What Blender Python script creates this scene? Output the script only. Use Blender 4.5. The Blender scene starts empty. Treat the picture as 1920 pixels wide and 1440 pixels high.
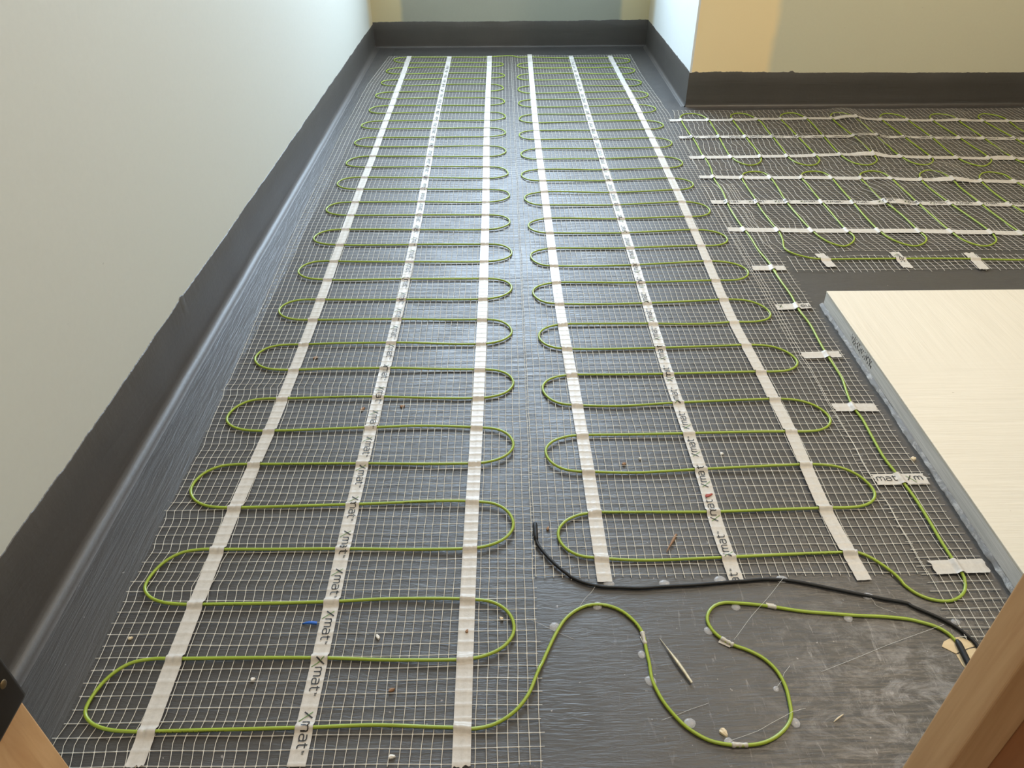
import bpy, bmesh, math, random
import numpy as np
from mathutils import Matrix, Vector, noise, kdtree

scene = bpy.context.scene
C = scene.collection
random.seed(7)
rng = np.random.default_rng(7)

# ---------------------------------------------------------------- camera, world, lights, exposure
cam_data = bpy.data.cameras.new('camera')
cam_data.sensor_fit = 'HORIZONTAL'
cam_data.sensor_width = 36.0
cam_data.lens = 36.0 * 1400.0 / 1920.0
cam_data.clip_start = 0.02
cam = bpy.data.objects.new('camera', cam_data)
C.objects.link(cam)
cam.matrix_world = Matrix(((0.999950, 0.008690, -0.004954, 0.0),
                           (-0.009164, 0.597406, -0.801887, 0.0),
                           (-0.004009, 0.801892, 0.597455, 0.765),
                           (0, 0, 0, 1)))
scene.camera = cam

world = bpy.data.worlds.new('world')
scene.world = world
world.use_nodes = True
bg = world.node_tree.nodes['Background']
bg.inputs['Color'].default_value = (0.72, 0.85, 1.0, 1)
bg.inputs['Strength'].default_value = 0.9

def area_light(name, loc, rot, sx, sy, watt, col, shape='RECTANGLE'):
    d = bpy.data.lights.new(name, 'AREA')
    d.shape = shape
    d.size = sx
    d.size_y = sy
    d.energy = watt
    d.color = col
    o = bpy.data.objects.new(name, d)
    C.objects.link(o)
    o.location = loc
    o.rotation_euler = rot
    return o

# daylight through the window in the end wall (light sits in the window opening, facing into the room)
WIN = (-0.50, 0.55, 0.72, 1.98)          # x0 x1 z0 z1
area_light('window_daylight', ((WIN[0]+WIN[1])/2, 3.475, (WIN[2]+WIN[3])/2), (math.radians(-90), 0, 0),
           WIN[1]-WIN[0]-0.06, WIN[3]-WIN[2]-0.06, 90.0, (0.64, 0.81, 1.0))
# ceiling lamp of the wet room and of the landing behind the door
area_light('ceiling_lamp_light', (1.40, 1.30, 2.33), (0, 0, 0), 0.26, 0.26, 30.0, (1.0, 0.80, 0.56), 'DISK')
area_light('landing_lamp_light', (0.0, -0.12, 2.33), (0, 0, 0), 0.26, 0.26, 15.0, (1.0, 0.84, 0.66), 'DISK')

scene.view_settings.view_transform = 'Standard'
scene.view_settings.look = 'None'
scene.view_settings.gamma = 1.0
scene.view_settings.use_curve_mapping = False
scene.view_settings.exposure = 0.02

# ---------------------------------------------------------------- traced plan of the floor (metres)
CABLE = [(0.5205,0.5115),(0.5152,0.5251),(0.5055,0.5342),(0.4877,0.5418),(0.4781,0.5449),(0.4477,0.5491),(0.4164,0.5511),(0.3853,0.5544),(0.3542,0.5578),(0.3236,0.564),(0.3003,0.5682),(0.2765,0.5708),(0.2619,0.5714),(0.2495,0.5672),(0.2401,0.5577),(0.236,0.5463),(0.2387,0.5333),(0.247,0.5214),(0.2588,0.5124),(0.2727,0.5061),(0.2882,0.4955),(0.299,0.4802),(0.3036,0.4606),(0.3027,0.4432),(0.2993,0.425),(0.2907,0.4133),(0.2763,0.4027),(0.2606,0.3965),(0.2393,0.3942),(0.223,0.3955),(0.206,0.3999),(0.19,0.4101),(0.1817,0.4182),(0.1672,0.4402),(0.1611,0.4558),(0.1575,0.4703),(0.1577,0.4902),(0.1568,0.5092),(0.1567,0.5243),(0.1538,0.5362),(0.1461,0.5493),(0.1362,0.5599),(0.1226,0.5678),(0.1066,0.5709),(0.0934,0.5691),(0.0798,0.5625),(0.0661,0.5503),(0.0555,0.5337),(0.0468,0.5162),(0.0296,0.4772),(0.0193,0.4526),(0.0041,0.4331),(-0.0177,0.4191),(-0.041,0.4143),(-0.0509,0.4154),(-0.0897,0.4171),(-0.1441,0.4196),(-0.2185,0.4177),(-0.3824,0.4152),(-0.3957,0.4152),(-0.4262,0.4181),(-0.4474,0.426),(-0.4585,0.4375),(-0.4587,0.4551),(-0.4501,0.4783),(-0.4335,0.4945),(-0.4097,0.5002),(-0.3836,0.5002),(-0.2196,0.5005),(-0.1255,0.4965),(-0.0525,0.4963),(-0.0291,0.5005),(-0.0079,0.5122),(0.0032,0.529),(0.0034,0.546),(-0.0052,0.5627),(-0.0218,0.5743),(-0.0456,0.5785),(-0.1454,0.5816),(-0.2203,0.578),(-0.3828,0.5749),(-0.3938,0.5749),(-0.4243,0.5781),(-0.4455,0.5871),(-0.4566,0.6001),(-0.4569,0.6182),(-0.4482,0.641),(-0.4316,0.6567),(-0.4078,0.6624),(-0.3823,0.6624),(-0.2178,0.6618),(-0.1323,0.6598),(-0.0526,0.6597),(-0.0284,0.6638),(-0.0072,0.6754),(0.0039,0.6922),(0.0042,0.7096),(-0.0045,0.7272),(-0.021,0.7394),(-0.0448,0.7437),(-0.1236,0.7463),(-0.217,0.7426),(-0.3807,0.7384),(-0.3948,0.7384),(-0.4253,0.7428),(-0.4464,0.7551),(-0.4575,0.7728),(-0.4578,0.7912),(-0.4491,0.8097),(-0.4326,0.8225),(-0.4088,0.8271),(-0.3799,0.8271),(-0.2154,0.8267),(-0.052,0.8234),(-0.0266,0.8276),(-0.0054,0.8394),(0.0057,0.8563),(0.0059,0.8736),(-0.0027,0.8905),(-0.0193,0.9022),(-0.0431,0.9064),(-0.1383,0.9129),(-0.2146,0.9099),(-0.3794,0.904),(-0.3904,0.904),(-0.4209,0.9077),(-0.4421,0.918),(-0.4532,0.9328),(-0.4535,0.9502),(-0.4448,0.9695),(-0.4282,0.9828),(-0.4044,0.9876),(-0.3768,0.9876),(-0.2145,0.9885),(-0.0501,0.9843),(-0.0249,0.9886),(-0.0037,1),(0.0074,1.018),(0.0076,1.035),(-0.001,1.051),(-0.0176,1.062),(-0.0414,1.066),(-0.0509,1.066),(-0.2165,1.07),(-0.3771,1.069),(-0.39,1.069),(-0.4205,1.073),(-0.4417,1.085),(-0.4528,1.102),(-0.453,1.119),(-0.4444,1.135),(-0.4278,1.146),(-0.404,1.15),(-0.3771,1.15),(-0.216,1.151),(-0.0515,1.147),(-0.0263,1.151),(-0.0052,1.163),(0.0059,1.179),(0.0062,1.196),(-0.0025,1.214),(-0.019,1.227),(-0.0428,1.231),(-0.052,1.231),(-0.2148,1.234),(-0.3791,1.235),(-0.4165,1.238),(-0.4377,1.249),(-0.4488,1.265),(-0.4491,1.281),(-0.4404,1.297),(-0.4239,1.308),(-0.4001,1.312),(-0.3765,1.312),(-0.2153,1.311),(-0.0519,1.31),(-0.025,1.315),(-0.0038,1.328),(0.0073,1.346),(0.0076,1.364),(-0.0011,1.38),(-0.0176,1.391),(-0.0415,1.395),(-0.0514,1.395),(-0.2149,1.396),(-0.3779,1.394),(-0.414,1.398),(-0.4352,1.41),(-0.4462,1.426),(-0.4465,1.443),(-0.4379,1.461),(-0.4213,1.473),(-0.3975,1.477),(-0.3782,1.477),(-0.2168,1.474),(-0.0518,1.472),(-0.0236,1.476),(-0.0024,1.487),(0.0087,1.504),(0.0089,1.522),(0.0003,1.539),(-0.0163,1.552),(-0.0401,1.556),(-0.0522,1.556),(-0.2159,1.557),(-0.3768,1.558),(-0.4144,1.562),(-0.4355,1.572),(-0.4466,1.588),(-0.4469,1.606),(-0.4382,1.624),(-0.4217,1.637),(-0.3979,1.642),(-0.3776,1.642),(-0.2141,1.637),(-0.0525,1.633),(-0.0264,1.637),(-0.0052,1.65),(0.0059,1.667),(0.0061,1.685),(-0.0025,1.702),(-0.0191,1.714),(-0.0429,1.718),(-0.0527,1.718),(-0.2146,1.72),(-0.3766,1.722),(-0.3866,1.722),(-0.4171,1.726),(-0.4383,1.737),(-0.4494,1.753),(-0.4496,1.77),(-0.441,1.787),(-0.4244,1.798),(-0.4006,1.802),(-0.3777,1.802),(-0.2159,1.8),(-0.0528,1.796),(-0.0263,1.801),(-0.0051,1.813),(0.0059,1.831),(0.0062,1.848),(-0.0024,1.864),(-0.019,1.874),(-0.0428,1.878),(-0.0533,1.878),(-0.2172,1.881),(-0.375,1.883),(-0.388,1.883),(-0.4185,1.887),(-0.4397,1.899),(-0.4508,1.917),(-0.4511,1.934),(-0.4424,1.951),(-0.4258,1.962),(-0.402,1.966),(-0.3785,1.966),(-0.2177,1.961),(-0.0535,1.956),(-0.0293,1.96),(-0.0081,1.97),(0.003,1.984),(0.0033,2.002),(-0.0054,2.023),(-0.0219,2.037),(-0.0457,2.042),(-0.055,2.042),(-0.2193,2.046),(-0.3781,2.045),(-0.3909,2.045),(-0.4213,2.049),(-0.4425,2.058),(-0.4536,2.073),(-0.4539,2.091),(-0.4452,2.112),(-0.4287,2.126),(-0.4049,2.132),(-0.3821,2.132),(-0.2204,2.127),(-0.0565,2.123),(-0.0652,2.123),(-0.0348,2.127),(-0.0136,2.14),(-0.0025,2.159),(-0.0022,2.177),(-0.0109,2.194),(-0.0274,2.206),(-0.0512,2.21),(-0.2215,2.212),(-0.3818,2.211),(-0.3939,2.211),(-0.4244,2.215),(-0.4456,2.226),(-0.4567,2.242),(-0.457,2.259),(-0.4483,2.276),(-0.4317,2.288),(-0.4079,2.292),(-0.384,2.292),(-0.222,2.293),(-0.058,2.291),(-0.0355,2.295),(-0.0144,2.305),(-0.0033,2.32),(-0.003,2.337),(-0.0117,2.356),(-0.0282,2.37),(-0.052,2.374),(-0.2237,2.376),(-0.3842,2.372),(-0.3978,2.372),(-0.4283,2.376),(-0.4495,2.388),(-0.4606,2.404),(-0.4609,2.421),(-0.4522,2.437),(-0.4356,2.448),(-0.4118,2.452),(-0.3837,2.452),(-0.2249,2.456),(-0.0608,2.452),(-0.0358,2.456),(-0.0146,2.468),(-0.0036,2.485),(-0.0033,2.504),(-0.0119,2.523),(-0.0285,2.537),(-0.0523,2.541),(-0.0606,2.541),(-0.2244,2.545),(-0.3869,2.536),(-0.3968,2.536),(-0.4272,2.54),(-0.4484,2.551),(-0.4595,2.568),(-0.4598,2.585),(-0.4511,2.604),(-0.4346,2.616),(-0.4108,2.621),(-0.3867,2.621),(-0.2245,2.623),(-0.062,2.62),(-0.0382,2.624),(-0.017,2.635),(-0.0059,2.652),(-0.0057,2.671),(-0.0143,2.69),(-0.0309,2.704),(-0.0547,2.709),(-0.2277,2.711),(-0.3824,2.7),(-0.3987,2.7),(-0.4292,2.705),(-0.4503,2.717),(-0.4614,2.736),(-0.4617,2.753),(-0.453,2.769),(-0.4365,2.781),(-0.4127,2.785),(-0.3865,2.785),(-0.2247,2.791),(-0.062,2.789),(-0.0727,2.789),(-0.0423,2.793),(-0.0211,2.804),(-0.01,2.82),(-0.0097,2.839),(-0.0184,2.86),(-0.0349,2.875),(-0.0587,2.88),(-0.2246,2.879),(-0.3873,2.868),(-0.4005,2.868),(-0.4309,2.872),(-0.4521,2.885),(-0.4632,2.905),(-0.4635,2.922),(-0.4548,2.938),(-0.4383,2.948),(-0.4145,2.952),(-0.3878,2.952),(-0.2267,2.959),(-0.0618,2.961),(-0.0378,2.964),(-0.0166,2.975),(-0.0056,2.99),(-0.0053,3.007),(-0.0139,3.024),(-0.0305,3.037),(-0.0543,3.041),(-0.063,3.041),(-0.2257,3.041),(-0.3878,3.035),(-0.4027,3.035),(-0.4332,3.04),(-0.4544,3.052),(-0.4655,3.069),(-0.4657,3.087),(-0.4571,3.106),(-0.4405,3.118),(-0.4167,3.123),(-0.3924,3.123),(-0.2283,3.134),(-0.0644,3.13),(-0.0728,3.13),(-0.0423,3.134),(-0.0211,3.145),(-0.01,3.16),(-0.0098,3.174),(-0.0184,3.188),(-0.035,3.197),(-0.0588,3.2),(-0.2293,3.204),(-0.3892,3.198),(-0.4232,3.204),(-0.4444,3.219),(-0.4555,3.241),(-0.4558,3.26),(-0.4471,3.275),(-0.4306,3.285),(-0.4068,3.289),(-0.3919,3.289),(-0.2311,3.29),(-0.0636,3.289),(0.0106,3.304),(0.0272,3.3),(0.0559,3.277),(0.1009,3.278),(0.267,3.264),(0.4269,3.261),(0.4435,3.261),(0.4739,3.257),(0.4951,3.249),(0.5062,3.236),(0.5065,3.218),(0.4978,3.196),(0.4813,3.18),(0.4575,3.175),(0.4265,3.175),(0.2705,3.181),(0.1016,3.192),(0.1109,3.192),(0.0804,3.188),(0.0593,3.175),(0.0482,3.157),(0.0479,3.14),(0.0566,3.125),(0.0731,3.114),(0.0969,3.11),(0.268,3.106),(0.4284,3.112),(0.4402,3.112),(0.4707,3.107),(0.4919,3.096),(0.503,3.079),(0.5032,3.059),(0.4946,3.037),(0.478,3.021),(0.4542,3.015),(0.423,3.015),(0.2646,3.021),(0.1027,3.026),(0.0785,3.02),(0.0573,3.006),(0.0462,2.985),(0.0459,2.966),(0.0546,2.95),(0.0711,2.939),(0.0949,2.935),(0.2667,2.933),(0.4253,2.938),(0.4406,2.938),(0.471,2.934),(0.4922,2.922),(0.5033,2.906),(0.5036,2.888),(0.4949,2.867),(0.4784,2.853),(0.4546,2.848),(0.4257,2.848),(0.2686,2.849),(0.1032,2.856),(0.0781,2.852),(0.0569,2.841),(0.0458,2.824),(0.0455,2.805),(0.0542,2.783),(0.0707,2.768),(0.0945,2.762),(0.103,2.762),(0.2674,2.764),(0.4279,2.777),(0.4397,2.777),(0.4702,2.773),(0.4913,2.76),(0.5024,2.743),(0.5027,2.723),(0.494,2.703),(0.4775,2.689),(0.4537,2.684),(0.4294,2.684),(0.2687,2.682),(0.1031,2.686),(0.0774,2.681),(0.0563,2.668),(0.0452,2.649),(0.0449,2.631),(0.0536,2.613),(0.0701,2.601),(0.0939,2.596),(0.104,2.596),(0.2668,2.597),(0.4302,2.611),(0.4401,2.611),(0.4706,2.607),(0.4918,2.594),(0.5029,2.576),(0.5032,2.558),(0.4945,2.539),(0.4779,2.526),(0.4541,2.522),(0.4308,2.522),(0.2699,2.514),(0.1051,2.518),(0.0772,2.513),(0.056,2.5),(0.045,2.48),(0.0447,2.462),(0.0533,2.445),(0.0699,2.433),(0.0937,2.429),(0.1059,2.429),(0.271,2.438),(0.4306,2.444),(0.4675,2.44),(0.4887,2.427),(0.4998,2.409),(0.5,2.39),(0.4914,2.373),(0.4748,2.361),(0.451,2.356),(0.4312,2.356),(0.2701,2.349),(0.1059,2.352),(0.0741,2.348),(0.0529,2.336),(0.0418,2.318),(0.0416,2.3),(0.0502,2.282),(0.0668,2.27),(0.0906,2.266),(0.104,2.266),(0.2678,2.264),(0.4287,2.273),(0.4644,2.269),(0.4856,2.257),(0.4966,2.24),(0.4969,2.223),(0.4883,2.204),(0.4717,2.191),(0.4479,2.186),(0.4267,2.186),(0.2665,2.18),(0.1022,2.185),(0.0762,2.181),(0.055,2.169),(0.044,2.151),(0.0437,2.133),(0.0523,2.115),(0.0689,2.103),(0.0927,2.099),(0.1028,2.099),(0.2652,2.099),(0.4243,2.111),(0.4343,2.111),(0.4648,2.107),(0.4859,2.095),(0.497,2.077),(0.4973,2.059),(0.4886,2.041),(0.4721,2.028),(0.4483,2.023),(0.426,2.023),(0.2631,2.014),(0.1008,2.019),(0.0745,2.015),(0.0533,2.004),(0.0422,1.988),(0.0419,1.97),(0.0506,1.951),(0.0671,1.938),(0.0909,1.933),(0.1022,1.933),(0.2635,1.934),(0.4259,1.947),(0.4616,1.942),(0.4828,1.93),(0.4939,1.913),(0.4942,1.896),(0.4855,1.879),(0.469,1.867),(0.4451,1.863),(0.4288,1.863),(0.2645,1.852),(0.1025,1.857),(0.0794,1.853),(0.0582,1.843),(0.0471,1.828),(0.0468,1.811),(0.0555,1.791),(0.0721,1.777),(0.0959,1.772),(0.1054,1.772),(0.2682,1.773),(0.4301,1.786),(0.4389,1.786),(0.4694,1.781),(0.4906,1.768),(0.5016,1.748),(0.5019,1.73),(0.4933,1.713),(0.4767,1.702),(0.4529,1.698),(0.4298,1.698),(0.2696,1.69),(0.108,1.694),(0.0848,1.69),(0.0636,1.678),(0.0525,1.662),(0.0522,1.645),(0.0609,1.628),(0.0774,1.616),(0.1012,1.612),(0.1101,1.612),(0.2709,1.611),(0.4329,1.624),(0.4432,1.624),(0.4737,1.619),(0.4949,1.606),(0.506,1.587),(0.5062,1.569),(0.4976,1.554),(0.481,1.544),(0.4572,1.54),(0.4328,1.54),(0.2712,1.531),(0.1088,1.533),(0.0856,1.529),(0.0644,1.519),(0.0533,1.505),(0.0531,1.488),(0.0617,1.468),(0.0783,1.454),(0.1021,1.45),(0.2732,1.449),(0.4341,1.463),(0.4486,1.463),(0.4791,1.458),(0.5003,1.445),(0.5114,1.426),(0.5116,1.408),(0.503,1.392),(0.4864,1.381),(0.4626,1.377),(0.4349,1.377),(0.2722,1.372),(0.1098,1.376),(0.0856,1.372),(0.0644,1.361),(0.0533,1.345),(0.053,1.327),(0.0617,1.307),(0.0782,1.293),(0.102,1.288),(0.2747,1.288),(0.4361,1.3),(0.4477,1.3),(0.4781,1.295),(0.4993,1.279),(0.5104,1.257),(0.5107,1.239),(0.502,1.226),(0.4855,1.218),(0.4617,1.215),(0.4366,1.215),(0.3731,1.21),(0.2731,1.212),(0.1094,1.212),(0.1218,1.212),(0.0914,1.208),(0.0702,1.197),(0.0591,1.18),(0.0588,1.163),(0.0675,1.145),(0.084,1.133),(0.1078,1.128),(0.2766,1.129),(0.437,1.136),(0.4487,1.136),(0.4792,1.131),(0.5004,1.116),(0.5115,1.095),(0.5118,1.077),(0.5031,1.064),(0.4865,1.055),(0.4627,1.052),(0.4381,1.052),(0.2747,1.048),(0.1111,1.049),(0.1222,1.049),(0.0918,1.045),(0.0706,1.035),(0.0595,1.019),(0.0592,1.001),(0.0679,0.982),(0.0844,0.9685),(0.1082,0.9636),(0.1825,0.9595),(0.2769,0.9662),(0.4404,0.9746),(0.4512,0.9746),(0.4816,0.9695),(0.5028,0.9554),(0.5139,0.935),(0.5142,0.9176),(0.5055,0.9037),(0.489,0.8941),(0.4652,0.8907),(0.4414,0.8907),(0.278,0.8872),(0.1123,0.8864),(0.0894,0.8825),(0.0682,0.8715),(0.0571,0.8556),(0.0568,0.8386),(0.0655,0.821),(0.082,0.8088),(0.1058,0.8044),(0.1142,0.8044),(0.1841,0.8015),(0.2783,0.8061),(0.4439,0.8146),(0.4563,0.8146),(0.4868,0.809),(0.508,0.7933),(0.519,0.7707),(0.5193,0.7525),(0.5107,0.7393),(0.4941,0.7301),(0.4703,0.7268),(0.4472,0.7268),(0.2811,0.722),(0.1171,0.7235),(0.1291,0.7235),(0.0986,0.7193),(0.0774,0.7077),(0.0664,0.6909),(0.0661,0.674),(0.0747,0.6577),(0.0913,0.6464),(0.1151,0.6424),(0.173,0.6381),(0.2858,0.6418),(0.4481,0.6474),(0.4576,0.646),(0.4672,0.6393),(0.4779,0.6271),(0.4883,0.6109),(0.4938,0.5963),(0.5018,0.5839),(0.5142,0.5748),(0.5287,0.5707),(0.542,0.5711),(0.5544,0.5763),(0.5646,0.5852),(0.5715,0.5974),(0.5735,0.6099),(0.5736,0.6205),(0.5728,0.6313),(0.5721,0.6627),(0.5729,0.7031),(0.5725,0.7437),(0.5692,0.78),(0.5671,0.7982),(0.5637,0.8282),(0.5648,0.8782),(0.5664,0.9201),(0.5635,0.9522),(0.5669,0.9856),(0.5712,1.012),(0.5738,1.03),(0.5735,1.066),(0.5722,1.11),(0.573,1.146),(0.5752,1.205),(0.5708,1.256),(0.5724,1.311),(0.5695,1.376),(0.5691,1.431),(0.5704,1.406),(0.569,1.46),(0.563,1.518),(0.5626,1.585),(0.5579,1.639),(0.5548,1.743),(0.5618,1.858),(0.5597,1.941),(0.568,2.014),(0.5705,2.076),(0.5677,2.117),(0.5693,2.236),(0.5665,2.329),(0.5667,2.427),(0.572,2.479),(0.5917,2.506),(0.619,2.51),(0.6441,2.488),(0.6556,2.435),(0.6537,2.356),(0.6497,2.271),(0.646,2.191),(0.6463,2.107),(0.66,2.059),(0.6804,2.039),(0.7016,2.045),(0.7234,2.073),(0.7316,2.113),(0.7324,2.18),(0.7318,2.269),(0.7313,2.364),(0.7346,2.454),(0.7401,2.49),(0.7618,2.511),(0.787,2.506),(0.8049,2.474),(0.8168,2.422),(0.8145,2.323),(0.8143,2.258),(0.8122,2.17),(0.81,2.095),(0.8216,2.051),(0.8446,2.035),(0.8695,2.042),(0.8912,2.078),(0.8924,2.11),(0.8928,2.266),(0.8902,2.43),(0.8961,2.472),(0.9187,2.503),(0.9529,2.507),(0.9709,2.47),(0.9769,2.428),(0.9704,2.26),(0.9668,2.092),(0.9814,2.047),(1.012,2.033),(1.051,2.067),(1.059,2.115),(1.063,2.262),(1.057,2.427),(1.064,2.478),(1.089,2.506),(1.116,2.499),(1.133,2.466),(1.136,2.415),(1.132,2.26),(1.133,2.092),(1.147,2.044),(1.173,2.028),(1.209,2.063),(1.216,2.103),(1.215,2.255),(1.214,2.423),(1.22,2.464),(1.25,2.496),(1.277,2.489),(1.296,2.457),(1.296,2.411),(1.296,2.257),(1.288,2.086),(1.301,2.038),(1.325,2.017),(1.373,2.06),(1.377,2.092),(1.378,2.252),(1.374,2.42),(1.382,2.461),(1.409,2.488),(1.443,2.476),(1.454,2.459),(1.454,2.418),(1.45,2.248),(1.443,2.091),(1.456,2.038),(1.482,2.019),(1.527,2.057),(1.533,2.097),(1.541,2.248),(1.533,2.416),(1.538,2.457),(1.571,2.488),(1.595,2.477),(1.613,2.449),(1.613,2.414),(1.612,2.245),(1.8,2.2),(1.83,2),(1.8,1.75),(1.363,1.734),(1.361,1.836),(1.354,1.918),(1.352,1.954),(1.329,1.972),(1.306,1.97),(1.274,1.934),(1.26,1.851),(1.261,1.748),(1.278,1.665),(1.28,1.588),(1.268,1.552),(1.233,1.532),(1.207,1.542),(1.197,1.589),(1.189,1.678),(1.189,1.775),(1.189,1.866),(1.192,1.921),(1.186,1.972),(1.16,1.987),(1.134,1.973),(1.115,1.937),(1.108,1.874),(1.112,1.782),(1.122,1.691),(1.128,1.618),(1.127,1.58),(1.116,1.551),(1.083,1.527),(1.064,1.53),(1.045,1.555),(1.038,1.598),(1.035,1.693),(1.034,1.778),(1.033,1.883),(1.035,1.931),(1.028,1.975),(1.006,1.989),(0.9737,1.976),(0.9571,1.947),(0.9513,1.877),(0.9508,1.785),(0.9625,1.706),(0.9639,1.615),(0.9656,1.572),(0.9481,1.544),(0.9215,1.53),(0.9006,1.54),(0.8833,1.563),(0.8729,1.606),(0.8706,1.684),(0.8728,1.78),(0.875,1.893),(0.8764,1.942),(0.8673,1.978),(0.8462,1.989),(0.8155,1.979),(0.798,1.95),(0.7963,1.887),(0.7944,1.788),(0.7967,1.709),(0.7977,1.618),(0.8024,1.581),(0.7862,1.55),(0.7617,1.533),(0.7397,1.547),(0.7246,1.577),(0.7151,1.625),(0.71,1.699),(0.7066,1.784),(0.712,1.889),(0.7131,1.948),(0.7035,1.982),(0.6817,1.992),(0.6543,1.982),(0.6387,1.954),(0.633,1.89),(0.6327,1.81),(0.6308,1.748),(0.6337,1.654),(0.6374,1.61),(0.6331,1.568),(0.6248,1.522),(0.6374,1.497),(0.6583,1.48),(0.6815,1.47),(0.7743,1.471),(0.8665,1.47),(0.9912,1.465),(1.128,1.458),(1.25,1.456)]
SLEEVE = [(0.5205,0.5152),(0.5205,0.5115),(0.5193,0.4953),(0.5178,0.4787),(0.5169,0.4729)]
SENSOR = [(0.0347,0.7023),(0.0348,0.6907),(0.035,0.6789),(0.0367,0.6672),(0.0465,0.649),(0.061,0.629),(0.0786,0.6118),(0.0963,0.6022),(0.1159,0.5968),(0.1358,0.5955),(0.1623,0.5942),(0.1943,0.5963),(0.2281,0.5979),(0.2622,0.6008),(0.288,0.6033),(0.2931,0.6033),(0.319,0.6057),(0.344,0.6047),(0.3677,0.5999),(0.3983,0.5913),(0.4284,0.5828),(0.4581,0.5745),(0.4874,0.5663),(0.4878,0.5647),(0.5054,0.5525),(0.5182,0.5431),(0.5295,0.5315),(0.5365,0.5201),(0.5406,0.5089),(0.5405,0.4981),(0.5391,0.4874)]
TAPE_L1 = [(-0.383,0.3806),(-0.3846,0.7132),(-0.3777,0.9184),(-0.3759,1.24),(-0.3838,1.741),(-0.3886,2.397),(-0.3996,3.314)]
TAPE_L2 = [(-0.2185,0.3771),(-0.2185,0.4982),(-0.2201,0.7111),(-0.2177,0.9295),(-0.2142,1.238),(-0.2155,1.706),(-0.2271,2.393),(-0.2326,3.309)]
TAPE_L3 = [(-0.0511,0.3764),(-0.0522,0.4962),(-0.0522,0.7089),(-0.0503,0.9271),(-0.0496,1.235),(-0.052,1.673),(-0.0608,2.39),(-0.066,3.305)]
TAPE_R1 = [(0.1196,0.6047),(0.1164,0.8245),(0.1119,0.9952),(0.1043,1.233),(0.0995,1.67),(0.095,2.386),(0.1011,3.328)]
TAPE_R2 = [(0.2856,0.6052),(0.2826,0.6949),(0.283,0.7881),(0.2809,0.9092),(0.2776,1.07),(0.2776,1.25),(0.2763,1.729),(0.2726,2.382),(0.2715,3.305)]
TAPE_R3 = [(0.447,0.6032),(0.4393,0.7275),(0.442,0.8939),(0.4389,1.068),(0.4331,1.228),(0.4413,1.664),(0.4447,2.379),(0.4332,3.301)]
TAPE_A1 = [(0.5296,2.446),(0.7808,2.446),(1.043,2.452),(1.294,2.43),(1.664,2.411),(1.898,2.4)]
TAPE_A2 = [(0.5286,2.276),(0.8175,2.274),(1.063,2.274),(1.302,2.259),(1.57,2.244),(1.791,2.234)]
TAPE_A3 = [(0.5257,2.106),(0.7696,2.109),(1.004,2.118),(1.15,2.097),(1.475,2.074),(1.68,2.061)]
TAPE_B1 = [(0.5231,1.955),(0.7225,1.947),(1.007,1.934),(1.214,1.915),(1.38,1.904),(1.572,1.893)]
TAPE_B2 = [(0.5174,1.786),(0.6749,1.783),(0.941,1.772),(1.14,1.765),(1.296,1.755),(1.477,1.745)]
TAPE_B3 = [(0.5222,1.627),(0.6898,1.618),(0.8761,1.612),(1.06,1.603),(1.204,1.592),(1.373,1.583)]

# ---------------------------------------------------------------- helpers
def tag(o, label=None, cat=None, group=None, kind=None):
    if label: o['label'] = label
    if cat: o['category'] = cat
    if group: o['group'] = group
    if kind: o['kind'] = kind
    return o

def empty(name, loc=(0, 0, 0)):
    o = bpy.data.objects.new(name, None)
    o.empty_display_size = 0.05
    C.objects.link(o)
    o.location = loc
    return o

def link_mesh(name, me, mat=None, parent=None, smooth=False):
    if mat is not None:
        for m in (mat if isinstance(mat, (list, tuple)) else [mat]):
            me.materials.append(m)
    if smooth:
        me.polygons.foreach_set('use_smooth', np.ones(len(me.polygons), dtype=bool))
    o = bpy.data.objects.new(name, me)
    C.objects.link(o)
    if parent is not None:
        o.parent = parent
        o.matrix_parent_inverse = Matrix.Translation(-Vector(parent.location))
    return o

def from_np(name, V, Fq, mat=None, parent=None, smooth=False):
    """mesh from numpy vertices and quads"""
    V = np.asarray(V, dtype=np.float32).reshape(-1, 3)
    Fq = np.asarray(Fq, dtype=np.int32)
    me = bpy.data.meshes.new(name)
    k = Fq.shape[1]
    me.vertices.add(len(V))
    me.vertices.foreach_set('co', V.ravel())
    me.loops.add(Fq.size)
    me.loops.foreach_set('vertex_index', Fq.ravel())
    me.polygons.add(len(Fq))
    me.polygons.foreach_set('loop_start', np.arange(0, Fq.size, k, dtype=np.int32))
    me.polygons.foreach_set('loop_total', np.full(len(Fq), k, dtype=np.int32))
    me.update(calc_edges=True)
    me.validate()
    return link_mesh(name, me, mat, parent, smooth)

def add_box(bm, x0, x1, y0, y1, z0, z1, mi=0):
    vs = [bm.verts.new(p) for p in ((x0, y0, z0), (x1, y0, z0), (x1, y1, z0), (x0, y1, z0),
                                    (x0, y0, z1), (x1, y0, z1), (x1, y1, z1), (x0, y1, z1))]
    fs = []
    for idx in ((3, 2, 1, 0), (4, 5, 6, 7), (0, 1, 5, 4), (1, 2, 6, 5), (2, 3, 7, 6), (3, 0, 4, 7)):
        f = bm.faces.new([vs[i] for i in idx])
        f.material_index = mi
        fs.append(f)
    return fs

def bm_obj(name, bm, mat=None, parent=None, smooth=False, bevel=0.0, seg=2):
    if bevel:
        bmesh.ops.bevel(bm, geom=list(bm.edges), offset=bevel, segments=seg, affect='EDGES', profile=0.6)
    bmesh.ops.recalc_face_normals(bm, faces=bm.faces)
    me = bpy.data.meshes.new(name)
    bm.to_mesh(me)
    bm.free()
    return link_mesh(name, me, mat, parent, smooth)

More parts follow.
